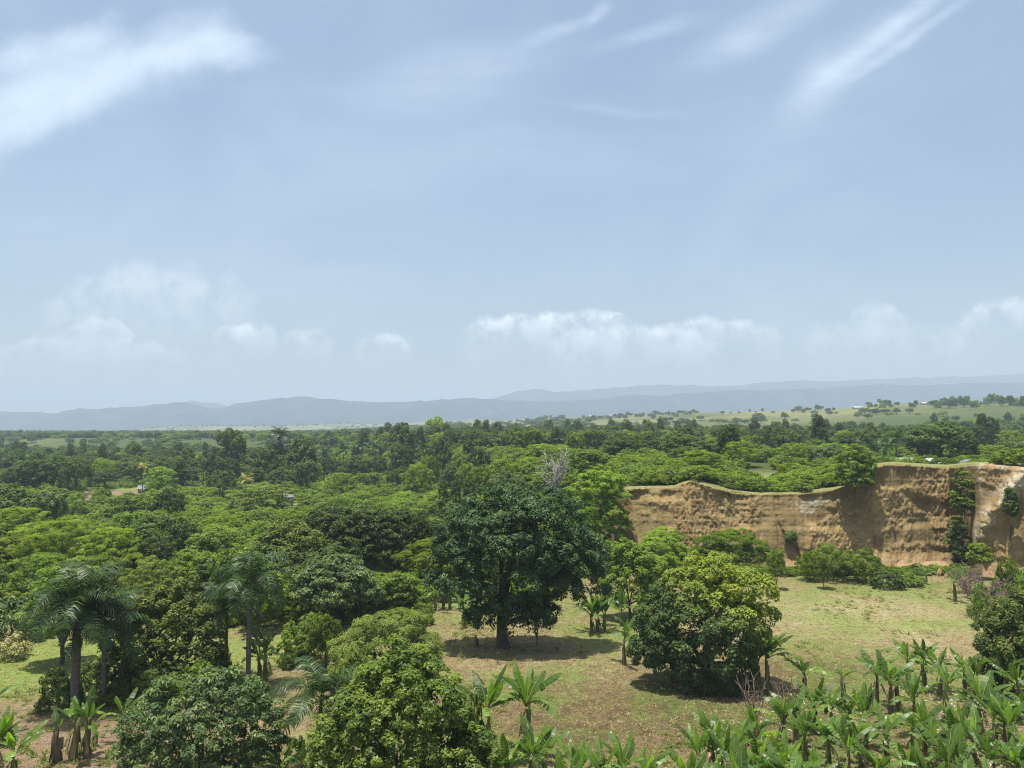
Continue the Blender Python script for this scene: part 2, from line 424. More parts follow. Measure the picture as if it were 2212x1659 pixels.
# ------------------------------------------------------------------ ground
def build_ground():
    nr, nc = 430, 420
    ys = np.concatenate([np.linspace(4, 36, 12)[:-1], np.geomspace(36, 15500, nr - 11)])
    az = np.linspace(-1.6, 1.6, nc)
    Y, A = np.meshgrid(ys, az, indexing='ij')
    X = Y * A
    Z = terrain(X, Y)
    u = bearing_u(X, Y); d = Y - edge_y(u)
    idx = np.arange(nr * nc).reshape(nr, nc)
    f = np.stack([idx[:-1, :-1], idx[:-1, 1:], idx[1:, 1:], idx[1:, :-1]], -1).reshape(-1, 4)
    # what grows where: 0 wood floor, 1 open field; lushness; bare soil
    lowf = (d < -1) & (u > 1000)
    edge_n = 9 * (fbm(X * .08, Y * .08, 31, 3) - .5)
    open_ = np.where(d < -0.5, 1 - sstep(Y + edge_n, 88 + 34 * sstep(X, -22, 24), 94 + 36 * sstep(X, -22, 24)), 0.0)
    soil = sstep(Y + edge_n, 66, 58) * sstep(X + edge_n * .6, -16, -22)
    soil = np.maximum(soil, .55 * sstep(Y + edge_n, 58, 48) * sstep(X, -2, -8))
    lush = sstep(X + edge_n, -20, -27) * sstep(Y, 58, 64) * (1 - sstep(Y, 78, 84))
    turf = sstep(d, 1.5, 4) * sstep(u, 1300, 1345) * (1 - sstep(d, 30, 60))
    far = sstep(Y, 700, 1100)
    G_ = lambda cx, cy_, rx, ry: np.exp(-((X - cx) / rx) ** 2 - ((Y - cy_) / ry) ** 2)
    brown = np.clip(G_(15, 61, 16, 7) + .8 * G_(28, 71, 12, 5) + .6 * G_(2, 56, 8, 6) + .7 * G_(24, 52, 14, 6), 0, 1)
    path = np.exp(-((X - (41 + (Y - 72) * .12)) / .7) ** 2) * sstep(Y, 66, 70) * (1 - sstep(Y, 88, 96))
    clr = np.maximum.reduce([sstep(u, 405, 425) * (1 - sstep(u, 640, 665)) * sstep(Y, 200, 206) * (1 - sstep(Y, 250, 262)), sstep(u, 770, 780) * (1 - sstep(u, 865, 875)) * sstep(Y, 193, 198) * (1 - sstep(Y, 236, 244)), sstep(u, 255, 262) * (1 - sstep(u, 318, 328)) * sstep(Y, 276, 280) * (1 - sstep(Y, 290, 296))])
    plough = sstep(u, 178, 186) * (1 - sstep(u, 318, 326)) * sstep(Y, 236, 240) * (1 - sstep(Y, 274, 278))
    open_ = np.maximum(open_, np.maximum(clr, plough)); lush = np.maximum(lush, clr); soil = np.maximum(soil, plough)
    pale = np.clip(.8 * G_(42, 92, 17, 12) + .9 * path + .4 * G_(10, 78, 9, 4), 0, 1)
    a = dict(open=open_.ravel(), soil=soil.ravel(), lush=lush.ravel(), turf=turf.ravel(), far=far.ravel(), brown=brown.ravel(), pale=pale.ravel())
    m, N = newmat('ground_soil_and_grass')
    tco = N.n('ShaderNodeTexCoord').outputs['Object']
    A_ = lambda k: N.n('ShaderNodeAttribute', attribute_name=k).outputs['Fac']
    n_big = N.noise(tco, 0.07, 4.0, 0.6, 0.4).outputs[0]
    n_mid = N.noise(tco, 0.45, 5.0, 0.65).outputs[0]
    n_fine = N.noise(tco, 3.2, 5.0, 0.7).outputs[0]
    n_row = N.noise(N.n('ShaderNodeMapping', {'Vector': tco, 'Rotation': (0, 0, R(58)), 'Scale': (0.16, 1.6, 1)}).outputs[0], 1.0, 4.0, 0.6).outputs[0]
    n_clod = N.noise(tco, 1.3, 6.0, 0.7).outputs[0]
    s = N.math('ADD', N.math('MULTIPLY', n_mid, .30), N.math('ADD', N.math('MULTIPLY', n_clod, .35), N.math('MULTIPLY', n_fine, .35)))
    s = N.math('ADD', N.math('MULTIPLY', N.math('SUBTRACT', s, 0.5), 1.5), 0.5)
    s = N.math('ADD', s, N.math('SUBTRACT', N.math('MULTIPLY', A_('pale'), .16), N.math('MULTIPLY', A_('brown'), .17)))
    tan = N.ramp(s, [(.26, (.075, .052, .027)), (.42, (.150, .108, .056)), (.55, (.215, .172, .090)), (.74, (.31, .27, .15))])
    grn = N.ramp(s, [(.26, (.058, .078, .020)), (.5, (.128, .155, .042)), (.74, (.215, .235, .080))])
    gmask = N.step(N.math('ADD', N.math('MULTIPLY', n_big, .65), N.math('MULTIPLY', N.math('ADD', n_row, n_mid), .28)), .54, .68)
    field = N.mix(gmask, tan, grn)
    lushc = N.ramp(s, [(.3, (.08, .125, .022)), (.5, (.145, .195, .042)), (.7, (.21, .25, .075))])
    field = N.mix(N.math('MULTIPLY', A_('lush'), .85), field, lushc)
    soilc = N.ramp(s, [(.3, (.10, .066, .042)), (.5, (.185, .128, .082)), (.72, (.28, .21, .14))])
    field = N.mix(A_('soil'), field, soilc)
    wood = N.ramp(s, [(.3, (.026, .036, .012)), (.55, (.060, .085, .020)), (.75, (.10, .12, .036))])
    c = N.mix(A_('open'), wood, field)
    turfc = N.ramp(s, [(.3, (.09, .115, .03)), (.5, (.165, .18, .06)), (.7, (.26, .23, .12))])
    c = N.mix(A_('turf'), c, turfc)
    n_f1 = N.noise(tco, 0.006, 5.0, 0.6, 0.5).outputs[0]
    n_f2 = N.noise(tco, 0.05, 5.0, 0.65).outputs[0]
    farc = N.ramp(N.math('ADD', N.math('MULTIPLY', n_f1, .6), N.math('MULTIPLY', n_f2, .4)),
                  [(.36, (.045, .070, .020)), (.45, (.105, .115, .040)), (.55, (.165, .165, .066)), (.68, (.235, .19, .10))])
    c = N.mix(A_('far'), c, farc)
    bp = N.n('ShaderNodeBump', {'Strength': 0.9, 'Distance': 0.22, 'Height': s})
    p = N.n('ShaderNodeBsdfPrincipled', {'Base Color': c, 'Roughness': 0.95, 'Specular IOR Level': 0.1, 'Normal': bp.outputs[0]})
    out(N, p.outputs[0])
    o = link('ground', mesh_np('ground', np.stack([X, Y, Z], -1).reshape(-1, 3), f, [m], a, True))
    tag(o, 'open field, woodland floor and far plain', kind='structure')
build_ground()

# ------------------------------------------------------------------ mountains
def build_range(name, prof, dist, depth, rough, label, seed, z0=-20):
    nu, nt = 520, 34
    us = np.linspace(-1900, 4100, nu)
    pu = np.array([p[0] for p in prof]); pv = np.array([p[1] for p in prof])
    hv = (930 - np.interp(us, pu, pv)) / F
    outside = np.maximum(np.maximum(-us, us - 2212), 0) / 700.0
    hv = hv + (fbm(us * .012, us * 0, seed, 4) - .5) * .010 * np.minimum(outside, 1) + (fbm(us * .06, us * 0, seed + 3, 5, .62) - .5) * .0042
    t = np.linspace(-1, 1, nt)
    U, T = np.meshgrid(us, t, indexing='ij')
    Yd = dist + T * depth
    Xd = (U - 1106) / F * Yd
    top = (EYE + hv * dist)[:, None]
    shape = 1 - np.abs(T) ** 1.15
    rid = 1 - np.abs(fbm(Xd * .0022, Yd * .0012, seed + 7, 5, .55) * 2 - 1) * 1.0
    z = z0 + (top - z0) * shape
    z = z - 1.5 * rough * (1 - rid) * np.sin(np.pi * np.clip(shape, 0, 1)) * (top - z0)
    idx = np.arange(nu * nt).reshape(nu, nt)
    f = np.stack([idx[:-1, :-1], idx[1:, :-1], idx[1:, 1:], idx[:-1, 1:]], -1).reshape(-1, 4)
    o = link(name, mesh_np(name, np.stack([Xd, Yd, z], -1).reshape(-1, 3), f, [M['mountain']], None, True))
    tag(o, label, kind='structure')
m, N = newmat('wooded_mountain_slope')
tco = N.n('ShaderNodeTexCoord').outputs['Object']
mn = N.math('ADD', N.math('MULTIPLY', N.noise(tco, .0035, 6.0, .65).outputs[0], .6), N.math('MULTIPLY', N.noise(tco, .02, 5.0, .65).outputs[0], .4))
mc = N.ramp(mn, [(.38, (.010, .018, .020)), (.5, (.020, .030, .028)), (.62, (.055, .062, .055))])
bp = N.n('ShaderNodeBump', {'Strength': 1.0, 'Distance': 25.0, 'Height': mn})
out(N, N.n('ShaderNodeBsdfPrincipled', {'Base Color': mc, 'Roughness': 1.0, 'Specular IOR Level': 0.0, 'Normal': bp.outputs[0]}).outputs[0])
M['mountain'] = m
build_range('mountain_range', [(-900, 870), (0, 888), (60, 889), (120, 892), (140, 886), (165, 881), (200, 884), (250, 879), (300, 877), (340, 872), (400, 868), (430, 873), (455, 881), (475, 880), (520, 868),
    (600, 860), (655, 855), (700, 860), (760, 865), (820, 868), (870, 866), (930, 864), (1000, 858), (1060, 860), (1115, 864), (1180, 866), (1250, 864), (1300, 860), (1370, 852), (1420, 855), (1480, 848), (1550, 845),
    (1590, 840), (1650, 842), (1720, 838), (1800, 834), (1900, 828), (2000, 831), (2080, 826), (2150, 824), (2212, 824), (3200, 800)], 6200, 1100, .34, 'near wooded ridge of mountains, blue with haze', 41)
build_range('mountain_range', [(-900, 905), (0, 915), (200, 900), (360, 872), (410, 864), (440, 868), (470, 867), (500, 880), (700, 900), (1040, 868), (1070, 858), (1120, 842), (1165, 837), (1200, 845), (1260, 842), (1310, 838),
    (1370, 832), (1420, 829), (1480, 830), (1540, 832), (1600, 830), (1640, 826), (1680, 823), (1720, 820), (1790, 823), (1850, 819), (1920, 816), (2000, 813), (2050, 811), (2120, 811), (2170, 806), (2212, 804), (3200, 785)], 8300, 900, .2, 'farther paler mountain ridge showing above the near one', 53)

# ------------------------------------------------------------------ cliff
def build_cliff():
    nu, nt = 720, 96
    us = np.linspace(1285, 2700, nu)
    t = np.linspace(0, 1, nt)
    U, T = np.meshgrid(us, t, indexing='ij')
    ye = edge_y(U)
    zt = top_z(U) + .05
    ztn = zt + .35 * (fbm(U * .05, U * 0, 70, 3) - .5) * 0
    tt = np.minimum(T / .94, 1.0)                         # the last rows fold back over the top as a lip
    lip = np.clip((T - .94) / .06, 0, 1)
    z = -0.6 + (ztn + .6) * tt
    X0 = (U - 1106) / F * ye
    s_ = X0
    # slope: steep wall, a skirt of fallen earth at the foot
    bat = 4.6 * (1 - tt) + 2.2 * np.clip(.16 - tt, 0, 1) / .16 * sstep(fbm(s_ * .12, s_ * 0, 71, 2), .35, .65)
    crumb = sstep(fbm(s_ * .10, z * .16, 73, 4) + .10 * sstep(U, 1345, 1400) * (1 - sstep(U, 1550, 1620)) + .22 * sstep(U, 1850, 1900) * (1 - sstep(U, 2040, 2060)) * sstep(tt, .25, .5), .50, .58)
    flute = (fbm(s_ * .55, z * .05, 74, 3) - .5) + .28 * (fbm(s_ * 2.2, z * .10, 86, 3) - .5)
    rough = (fbm(s_ * 1.5, z * .75, 75, 5, .68) - .5) + .6 * (fbm(s_ * 3.6, z * 2.2, 78, 3, .6) - .5)
    big = (fbm(s_ * .13, z * .07, 76, 3) - .5)
    hollow = -.5 * sstep(fbm(s_ * .07, z * .11, 77, 2), .56, .66)
    ledge = (fbm(s_ * .03, z * 1.1, 79, 3) - .5) * .35
    disp = 1.0 * big + .8 * flute + crumb * (.75 * rough + .30) + (1 - crumb) * .25 * rough + hollow + ledge
    scar = np.abs(fbm(s_ * .16, z * .05, 81, 2) - .5)
    disp = disp - .5 * (1 - sstep(scar, 0, .014)) * (1 - crumb)
    disp = disp * sstep(T, 0, .06) * (1 - lip)
    # spur of pale earth coming down at the gully
    cx = 2215 - (zt - z) * 11.0 + 14 * (fbm(z * .9, z * 0, 87, 3) - .5)
    spur = (3.4 + 2.2 * (fbm(s_ * 1.4, z * 1.1, 88, 4) - .5)) * np.exp(-((U - cx) / (17 + 1.0 * (zt - z))) ** 2) * (tt < .999) * sstep(U, 2075, 2100) * (1 - tt) ** .5
    y = ye - bat - disp - spur + lip * 6.5
    # the lip hangs a little forward
    y = y - .9 * (fbm(s_ * .7, s_ * 0, 94, 4, .65) - .5) * sstep(tt, .8, 1.0) * (1 - sstep(lip, .3, .8))
    over = .5 * sstep(tt, .93, .985) * (1 - lip) * sstep(fbm(s_ * .4, s_ * 0, 83, 2), .3, .7)
    y = y - over
    xk = (U - 1106) / F * y
    zz = z.copy()
    tz = terrain(xk, y) + .06
    zz = np.where(lip > 0, np.maximum(ztn * (1 - lip) + tz * lip, tz), zz)
    pale = np.maximum(np.exp(-((U - cx) / 20) ** 2) * sstep(U, 2080, 2100) * sstep(fbm(s_ * 1.2, z * .8, 89, 4), .28, .44), sstep(U, 2085, 2110) * sstep(tt, .68, .84) * sstep(fbm(s_ * .5, z * .5, 84, 3), .32, .5))
    pale = np.maximum(pale, .9 * sstep(fbm(s_ * .35, z * .9, 85, 3), .60, .68) * sstep(U, 1690, 1720) * (1 - sstep(U, 1830, 1860)) * sstep(tt, .5, .6) * (1 - sstep(tt, .86, .93)))
    turf = sstep(lip + .5 * (fbm(s_ * .9, s_ * 0 + lip * 3, 93, 4, .65) - .5), .0, .3) * (1 - .8 * sstep(U, 2095, 2130) * (1 - sstep(lip, .4, .9)))
    talus = (1 - sstep(tt, .06, .16)) 
    idx = np.arange(nu * nt).reshape(nu, nt)
    f = np.stack([idx[:-1, :-1], idx[1:, :-1], idx[1:, 1:], idx[:-1, 1:]], -1).reshape(-1, 4)
    m, N = newmat('eroded_earth_cliff')
    tco = N.n('ShaderNodeTexCoord').outputs['Object']
    A_ = lambda k: N.n('ShaderNodeAttribute', attribute_name=k).outputs['Fac']
    n1 = N.noise(tco, .35, 5.0, .65, .4).outputs[0]
    n2 = N.noise(tco, 2.4, 6.0, .7).outputs[0]
    nst = N.noise(N.vmath('MULTIPLY', tco, (1.5, .3, .09)).outputs[0], 1.0, 6.0, .7).outputs[0]
    nlay = N.noise(N.vmath('MULTIPLY', tco, (.06, .06, 2.2)).outputs[0], 1.0, 4.0, .6).outputs[0]
    mixn = N.math('ADD', N.math('MULTIPLY', n1, .4), N.math('ADD', N.math('MULTIPLY', nst, .3), N.math('MULTIPLY', nlay, .3)))
    smooth_c = N.ramp(mixn, [(.34, (.135, .092, .041)), (.5, (.22, .155, .068)), (.64, (.305, .225, .105))])
    crumb_c = N.ramp(N.math('ADD', N.math('MULTIPLY', n2, .6), N.math('MULTIPLY', n1, .4)), [(.34, (.17, .112, .047)), (.5, (.275, .190, .083)), (.66, (.40, .30, .15))])
    c = N.mix(A_('crumb'), smooth_c, crumb_c)
    c = N.mix(N.math('MULTIPLY', N.step(nst, .38, .30), .6), c, (.07, .05, .028))
    palec = N.ramp(n2, [(.35, (.30, .25, .16)), (.6, (.50, .44, .32))])
    c = N.mix(N.math('MULTIPLY', A_('pale'), .9), c, palec)
    c = N.mix(A_('talus'), c, N.ramp(n2, [(.35, (.22, .135, .066)), (.65, (.36, .255, .14))]))
    turfc = N.ramp(n2, [(.3, (.10, .12, .034)), (.5, (.18, .185, .066)), (.7, (.27, .24, .12))])
    c = N.mix(A_('turf'), c, turfc)
    hgt = N.math('ADD', N.math('MULTIPLY', n2, .7), N.math('MULTIPLY', nlay, .3))
    bp = N.n('ShaderNodeBump', {'Strength': 0.9, 'Distance': 0.25, 'Height': hgt})
    p = N.n('ShaderNodeBsdfPrincipled', {'Base Color': c, 'Roughness': 0.95, 'Specular IOR Level': 0.1, 'Normal': bp.outputs[0]})
    out(N, p.outputs[0])
    o = link('cliff', mesh_np('cliff', np.stack([xk, y, zz], -1).reshape(-1, 3), f, [m],
             dict(crumb=crumb.ravel(), pale=pale.ravel(), turf=turf.ravel(), talus=talus.ravel()), True))
    tag(o, 'eroded brown earth cliff behind the field', kind='structure')
build_cliff()

def cliff_y(u, frac):
    return float(edge_y(u)) - 4.6 * (1 - frac)

# ------------------------------------------------------------------ crowns
def rand_dirs(n, r):
    d = r.normal(size=(n, 3))
    return d / np.linalg.norm(d, axis=1)[:, None]

def leaf_quads(P, Nn, r, length, width, droop, tint):
    """one rhombic leaf per point, its face along Nn, its tip turned outward and down"""
    n = len(P)
    Nn = Nn / (np.linalg.norm(Nn, axis=1)[:, None] + 1e-9)
    a = rand_dirs(n, r) * .9 + np.array([0, 0, -droop])
    a = a - (a * Nn).sum(1)[:, None] * Nn
    a /= np.linalg.norm(a, axis=1)[:, None] + 1e-9
    b = np.cross(Nn, a)
    L = length * (.65 + .7 * r.random(n))[:, None]
    Wd = width * (.65 + .7 * r.random(n))[:, None]
    tip = P + a * L * .5 - Nn * L * .10
    base = P - a * L * .5 - Nn * L * .04
    l = P + b * Wd * .5; rr = P - b * Wd * .5
    V = np.stack([base, l, tip, rr], 1).reshape(-1, 3)
    Fq = np.arange(4 * n).reshape(n, 4)
    return V, Fq, np.repeat(tint, 4)

def crown_pts(seed, lobes, n_clump, leaves, crad, flat=0.8, out_bias=.55, inner=.12, low=-.55):
    """clumps sit on the skins of the lobes; leaves sit on the skins of the clumps"""
    r = np.random.default_rng(seed)
    lobes = np.array(lobes, float)
    vol = (lobes[:, 3] * lobes[:, 4] * lobes[:, 5]) ** (2 / 3)
    pick = r.choice(len(lobes), size=n_clump * 5, p=vol / vol.sum())
    d = rand_dirs(len(pick), r)
    d[:, 2] = np.where(d[:, 2] < low, -d[:, 2] * .6, d[:, 2])
    rad = np.where(r.random(len(pick)) < inner, .35 + .5 * r.random(len(pick)), .80 + .36 * r.random(len(pick)) ** 1.5)
    C = lobes[pick, :3] + d * lobes[pick, 3:6] * rad[:, None]
    keep = np.ones(len(C), bool)
    for i in range(len(lobes)):
        q_ = ((C - lobes[i, :3]) / lobes[i, 3:6])
        inside = (q_ ** 2).sum(1) < .68
        keep &= ~(inside & (pick != i) & (rad > .8))
    C, d = C[keep][:n_clump], d[keep][:n_clump]
    nc = len(C)
    cs = crad * (.6 + .75 * r.random(nc))
    ct = r.random(nc)
    own = np.repeat(np.arange(nc), leaves)
    e = rand_dirs(len(own), r) + d[own] * out_bias + np.array([0, 0, .35])
    e /= np.linalg.norm(e, axis=1)[:, None]
    sh = (.62 + .42 * r.random(len(own)) ** .7)[:, None]
    P = C[own] + e * cs[own][:, None] * sh * np.array([1, 1, flat])
    Nn = e * .8 + np.array([0, 0, .55]) + rand_dirs(len(own), r) * .55
    tint = np.clip(.62 * ct[own] + .38 * r.random(len(own)), 0, 1)
    return r, P, Nn, tint, C

def fit(V, W_, H_):
    lo, hi = np.percentile(V, .3, axis=0), np.percentile(V, 99.7, axis=0)
    return lo, hi

def lobes_dome(seed, w, d, h, z0, n=10, spread=.55, lr=(.30, .48)):
    r = np.random.default_rng(seed)
    L = [(0, 0, z0 + (h - z0) * .5, w * .36, d * .36, (h - z0) * .40)]
    for i in range(n):
        a = 2 * math.pi * (i + r.random() * .8) / n
        el = r.uniform(-.35, .95)
        k = spread * (.75 + .4 * r.random())
        rr = r.uniform(*lr)
        L.append((math.cos(a) * w * .5 * k * math.cos(el * .9), math.sin(a) * d * .5 * k * math.cos(el * .9), z0 + (h - z0) * (.5 + .34 * math.sin(el * 1.3)),
                  w * .5 * rr, d * .5 * rr, (h - z0) * .5 * rr * 1.05))
    return L

def crown_mesh(name, mat, seed, lobes, n_clump, leaves, crad, length, width, flat=.8, droop=.35, out_bias=.55, inner=.12, low=-.55, tint_fn=None, mats=None):
    r, P, Nn, tint, C = crown_pts(seed, lobes, n_clump, leaves, crad, flat, out_bias, inner, low)
    if tint_fn is not None:
        tint = np.clip(tint_fn(P, tint, r), 0, 1)
    V, Fq, tv = leaf_quads(P, Nn, r, length, width, droop, tint)
    return mesh_np(name, V, Fq, [mat], {'tint': tv}), C

def trunk_mesh(name, mat, seed, h, r0, lobes, zfork, nl=5, k=7, bend=.3, flare=1.5):
    r = np.random.default_rng(seed)
    g = Geo()
    zz = np.linspace(-.25, zfork, 6)
    wob = np.stack([np.cumsum(r.normal(0, bend * .1, 6)), np.cumsum(r.normal(0, bend * .1, 6)), zz], 1)
    wob[0, :2] = wob[1, :2] = 0
    rad = r0 * np.array([flare, 1.15, 1.0, .95, .9, .85])
    g.tube(wob, rad, k)
    top = wob[-1]
    lob = np.array(lobes)[:, :3]
    order = r.permutation(len(lob))[:nl]
    for i in order:
        e = lob[i]
        mid = (top + e) / 2 + np.array([*r.normal(0, .25, 2), .35 * (e[2] - top[2]) * .3])
        q1 = (top + mid) / 2 + r.normal(0, .12, 3)
        pts = np.array([top - [0, 0, .25], q1, mid, (mid + e) / 2 + r.normal(0, .2, 3), e])
        g.tube(pts, r0 * np.array([.62, .48, .36, .22, .07]), 5)
    return g.mesh(name, mat, True)

# ---- prototypes for the woodland: unit trees 10 m wide and 10 m high, several of each kind
PROTO = {}
def proto(kind, mat, seed, lobes, n, leaves, crad, L, Wd, zfork, r0, tw='bark', **kw):
    cm, C = crown_mesh(kind + '_crown', M[mat], seed, lobes, n, leaves, crad, L, Wd, **kw)
    tm = trunk_mesh(kind + '_trunk', M[tw], seed + 1, 10, r0, lobes, zfork)
    co = np.empty(len(cm.vertices) * 3, np.float32); cm.vertices.foreach_get('co', co); co = co.reshape(-1, 3)
    lo, hi = np.percentile(co, .5, axis=0), np.percentile(co, 99.5, axis=0)
    PROTO.setdefault(kind, []).append((cm, tm, float(max(hi[0] - lo[0], hi[1] - lo[1])), float(hi[2])))

for s in range(3):
    proto('dome', 'dark', 100 + s, lobes_dome(200 + s, 10, 10, 10, 1.2, 12), 190, 32, .85, .52, .30, 1.8, .32)
    proto('leafy', 'green', 110 + s, lobes_dome(210 + s, 10, 10, 10, 1.0, 13, .6, (.26, .42)), 190, 32, .80, .52, .30, 1.6, .25, droop=.3)
    proto('tall', 'dark', 120 + s, [(0, 0, 4.8, 2.8, 2.8, 3.4), (1.4, .3, 7.6, 2.2, 2.0, 1.9), (-1.5, -.4, 7.0, 2.2, 2.0, 1.8), (2.2, -.6, 5.0, 2.0, 1.9, 1.6), (-2.2, .5, 4.2, 2.2, 2.0, 1.6), (.2, .2, 8.6, 1.9, 1.8, 1.3), (-.6, 1.4, 5.4, 2.0, 1.8, 1.8), (.6, -1.6, 3.4, 2.2, 1.8, 1.7)],
          190, 32, .80, .52, .30, 2.0, .3)
def lobes_layers(seed, w, h, z0, n=16):
    r = np.random.default_rng(seed)
    L = []
    for i in range(n):
        a = r.random() * 6.283; k = math.sqrt(r.random()) * .40
        zz = z0 + (h - z0) * (1 - .75 * (k / .4) ** 2 * r.uniform(.35, 1) - .12 * r.random())
        rr = r.uniform(.14, .24)
        L.append((math.cos(a) * w * k, math.sin(a) * w * k, zz - .5, w * rr, w * rr, (h - z0) * .09))
    L.append((0, 0, z0 + (h - z0) * .52, w * .34, w * .34, (h - z0) * .36))
    for i in range(6):
        a = i * 1.047 + r.random() * .5
        L.append((math.cos(a) * w * .30, math.sin(a) * w * .30, z0 + (h - z0) * r.uniform(.25, .45), w * .17, w * .17, (h - z0) * .2))
    return L
for s in range(3):
    proto('feather', 'feather', 130 + s, lobes_layers(230 + s, 10, 8, .8), 260, 48, .80, .52, .11, 1.4, .18, flat=.45, droop=.15, out_bias=.9)
    proto('spread', 'dark', 140 + s, lobes_layers(240 + s, 10, 7, 1.0, 20), 250, 30, .72, .48, .24, 1.4, .30, flat=.5, droop=.15, out_bias=.7)
    proto('bush', 'green', 150 + s, [(0, 0, 2.2, 3.4, 3.4, 2.4), (2.6, .6, 1.8, 2.2, 2.2, 1.9), (-2.4, -.8, 2.0, 2.3, 2.3, 2.2), (.4, 2.4, 1.7, 2.2, 2.2, 1.8), (.2, -2.6, 1.8, 2.2, 2.2, 1.8), (1.2, .2, 3.7, 1.8, 1.8, 1.4)],
          110, 24, .80, .66, .36, .8, .12)
    proto('fbush', 'feather', 160 + s, [(0, 0, 1.8, 3.4, 3.4, 1.8), (2.6, .6, 1.5, 2.4, 2.2, 1.4), (-2.4, -.8, 1.6, 2.3, 2.3, 1.5), (.4, 2.4, 1.4, 2.2, 2.2, 1.3), (.2, -2.6, 1.5, 2.2, 2.2, 1.4), (1.2, .2, 2.9, 1.8, 1.8, 1.0)],
          140, 40, .80, .58, .13, .8, .1, flat=.4, droop=.1)
proto('column', 'dark', 171, [(0, 0, 2.5, 3.4, 3.4, 3.0), (0, 0, 5.2, 3.5, 3.5, 3.2), (.2, 0, 7.8, 2.9, 2.9, 2.4), (0, .2, 9.0, 1.8, 1.8, 1.2)], 220, 28, .55, .5, .3, 1.5, .35, flat=.9, inner=.05)
proto('lime', 'lime', 172, lobes_dome(272, 10, 10, 7, 2.0, 10), 140, 24, .85, .62, .34, 2.4, .25)

TREES = []     # (root, crown) of every individual, for later reference
CNT = {}
def put_tree(kind, u, vtop, wpx, y, label, cat='tree', name=None, group=None, var=None, mat=None, rz=None, zoff=0.0, hmin=1.2, x=None, h=None, w=None):
    vs = PROTO[kind]
    i = CNT.get(kind, 0); CNT[kind] = i + 1
    cm, tm, W0, H0 = vs[(i if var is None else var) % len(vs)]
    if x is None:
        p = at(u, vtop, y)
        x = p[0]
    z0 = float(terrain(x, y)) - .05 + zoff
    if h is None:
        h = max(p[2] - z0, hmin)
    if w is None:
        w = wpx * y / F
    rz = random.uniform(0, 6.283) if rz is None else rz
    root = thing(name or NAMES.get(kind, 'tree'), label, cat, (x, y, z0), rz, (w / W0, w / W0, h / H0), group)
    link('trunk', tm, root)
    c = link('crown', cm, root)
    if mat:
        c.material_slots[0].link = 'OBJECT'
        c.material_slots[0].material = M[mat]
    TREES.append((root, x, y, w, h))
    return root
NAMES = dict(dome='broadleaf_tree', leafy='leafy_tree', tall='tall_tree', feather='feathery_tree', spread='spreading_tree', bush='shrub', fbush='feathery_shrub', column='vine_clad_tree', lime='lime_green_tree')

# ---- hero trees get a crown of their own, built at full size
def hero(name, label, mat, seed, u, vtop, y, lobes, n, leaves, crad, L, Wd, zfork, r0, vb=None, cat='tree', rz=0.0, tw='bark', nl=6, du=0, **kw):
    x = at(u, 930, y)[0]
    z0 = float(terrain(x, y)) - .05
    root = thing(name, label, cat, (x, y, z0), rz)
    link('trunk', trunk_mesh('trunk', M[tw], seed + 1, 10, r0, lobes, zfork, nl, 9), root)
    cm, C = crown_mesh('crown', M[mat], seed, lobes, n, leaves, crad, L, Wd, **kw)
    link('crown', cm, root)
    w = max(l[0] + l[3] for l in lobes) - min(l[0] - l[3] for l in lobes)
    TREES.append((root, x, y, w, max(l[2] + l[5] for l in lobes)))
    return root

# the big mango in the field: crown 17 m wide, hanging almost to the ground right of the trunk
mango_l = [(1.0, 0, 8.6, 4.6, 3.6, 4.6), (-3.4, .3, 11.0, 3.0, 2.6, 3.0), (.2, .8, 13.0, 3.6, 2.8, 2.6), (4.4, .4, 12.2, 3.6, 2.8, 3.0), (7.4, .2, 9.0, 2.6, 2.4, 3.0), (8.2, .2, 6.8, 2.0, 2.0, 2.2),
           (-5.2, .0, 7.6, 2.1, 2.2, 3.0), (-5.8, .2, 6.6, 1.5, 1.6, 1.7), (-3.4, -1.6, 6.9, 2.4, 2.0, 2.2), (.6, -2.6, 9.4, 3.0, 1.8, 2.8), (4.4, -2.2, 9.0, 2.8, 1.8, 2.6), (5.4, -1.0, 6.0, 2.4, 2.0, 2.0),
           (-1.4, -1.2, 4.6, 2.2, 1.8, 1.8), (1.4, -1.2, 3.9, 2.3, 1.8, 2.0), (3.2, -.4, 3.6, 1.8, 1.6, 1.5), (-2.0, -2.2, 11.6, 2.2, 1.6, 2.0), (2.6, -2.0, 12.4, 2.4, 1.6, 2.0), (-4.4, .2, 9.4, 2.4, 2.0, 2.2), (-1.7, -.5, 3.3, 1.7, 1.6, 1.3), (1.7, -.3, 2.9, 2.0, 1.7, 1.4), (3.6, .2, 3.0, 1.4, 1.4, 1.2), (0, .9, 3.6, 1.6, 1.4, 1.2), (0, -2.4, 6.4, 2.4, 1.4, 2.2), (-.8, -2.0, 4.6, 2.0, 1.4, 1.4), (1.4, -2.2, 4.8, 2.0, 1.4, 1.5), (-2.6, -2.0, 8.6, 2.2, 1.6, 2.0), (2.4, -2.8, 7.2, 2.0, 1.3, 1.8)]
hero('mango_tree', 'huge dark green mango tree with thick pale trunk standing alone in the field', 'mango', 301, 1087, 1050, 78.0, mango_l, 1050, 80, .68, .31, .15, 2.6, .58, flat=.85, droop=.5, out_bias=.75, nl=7)
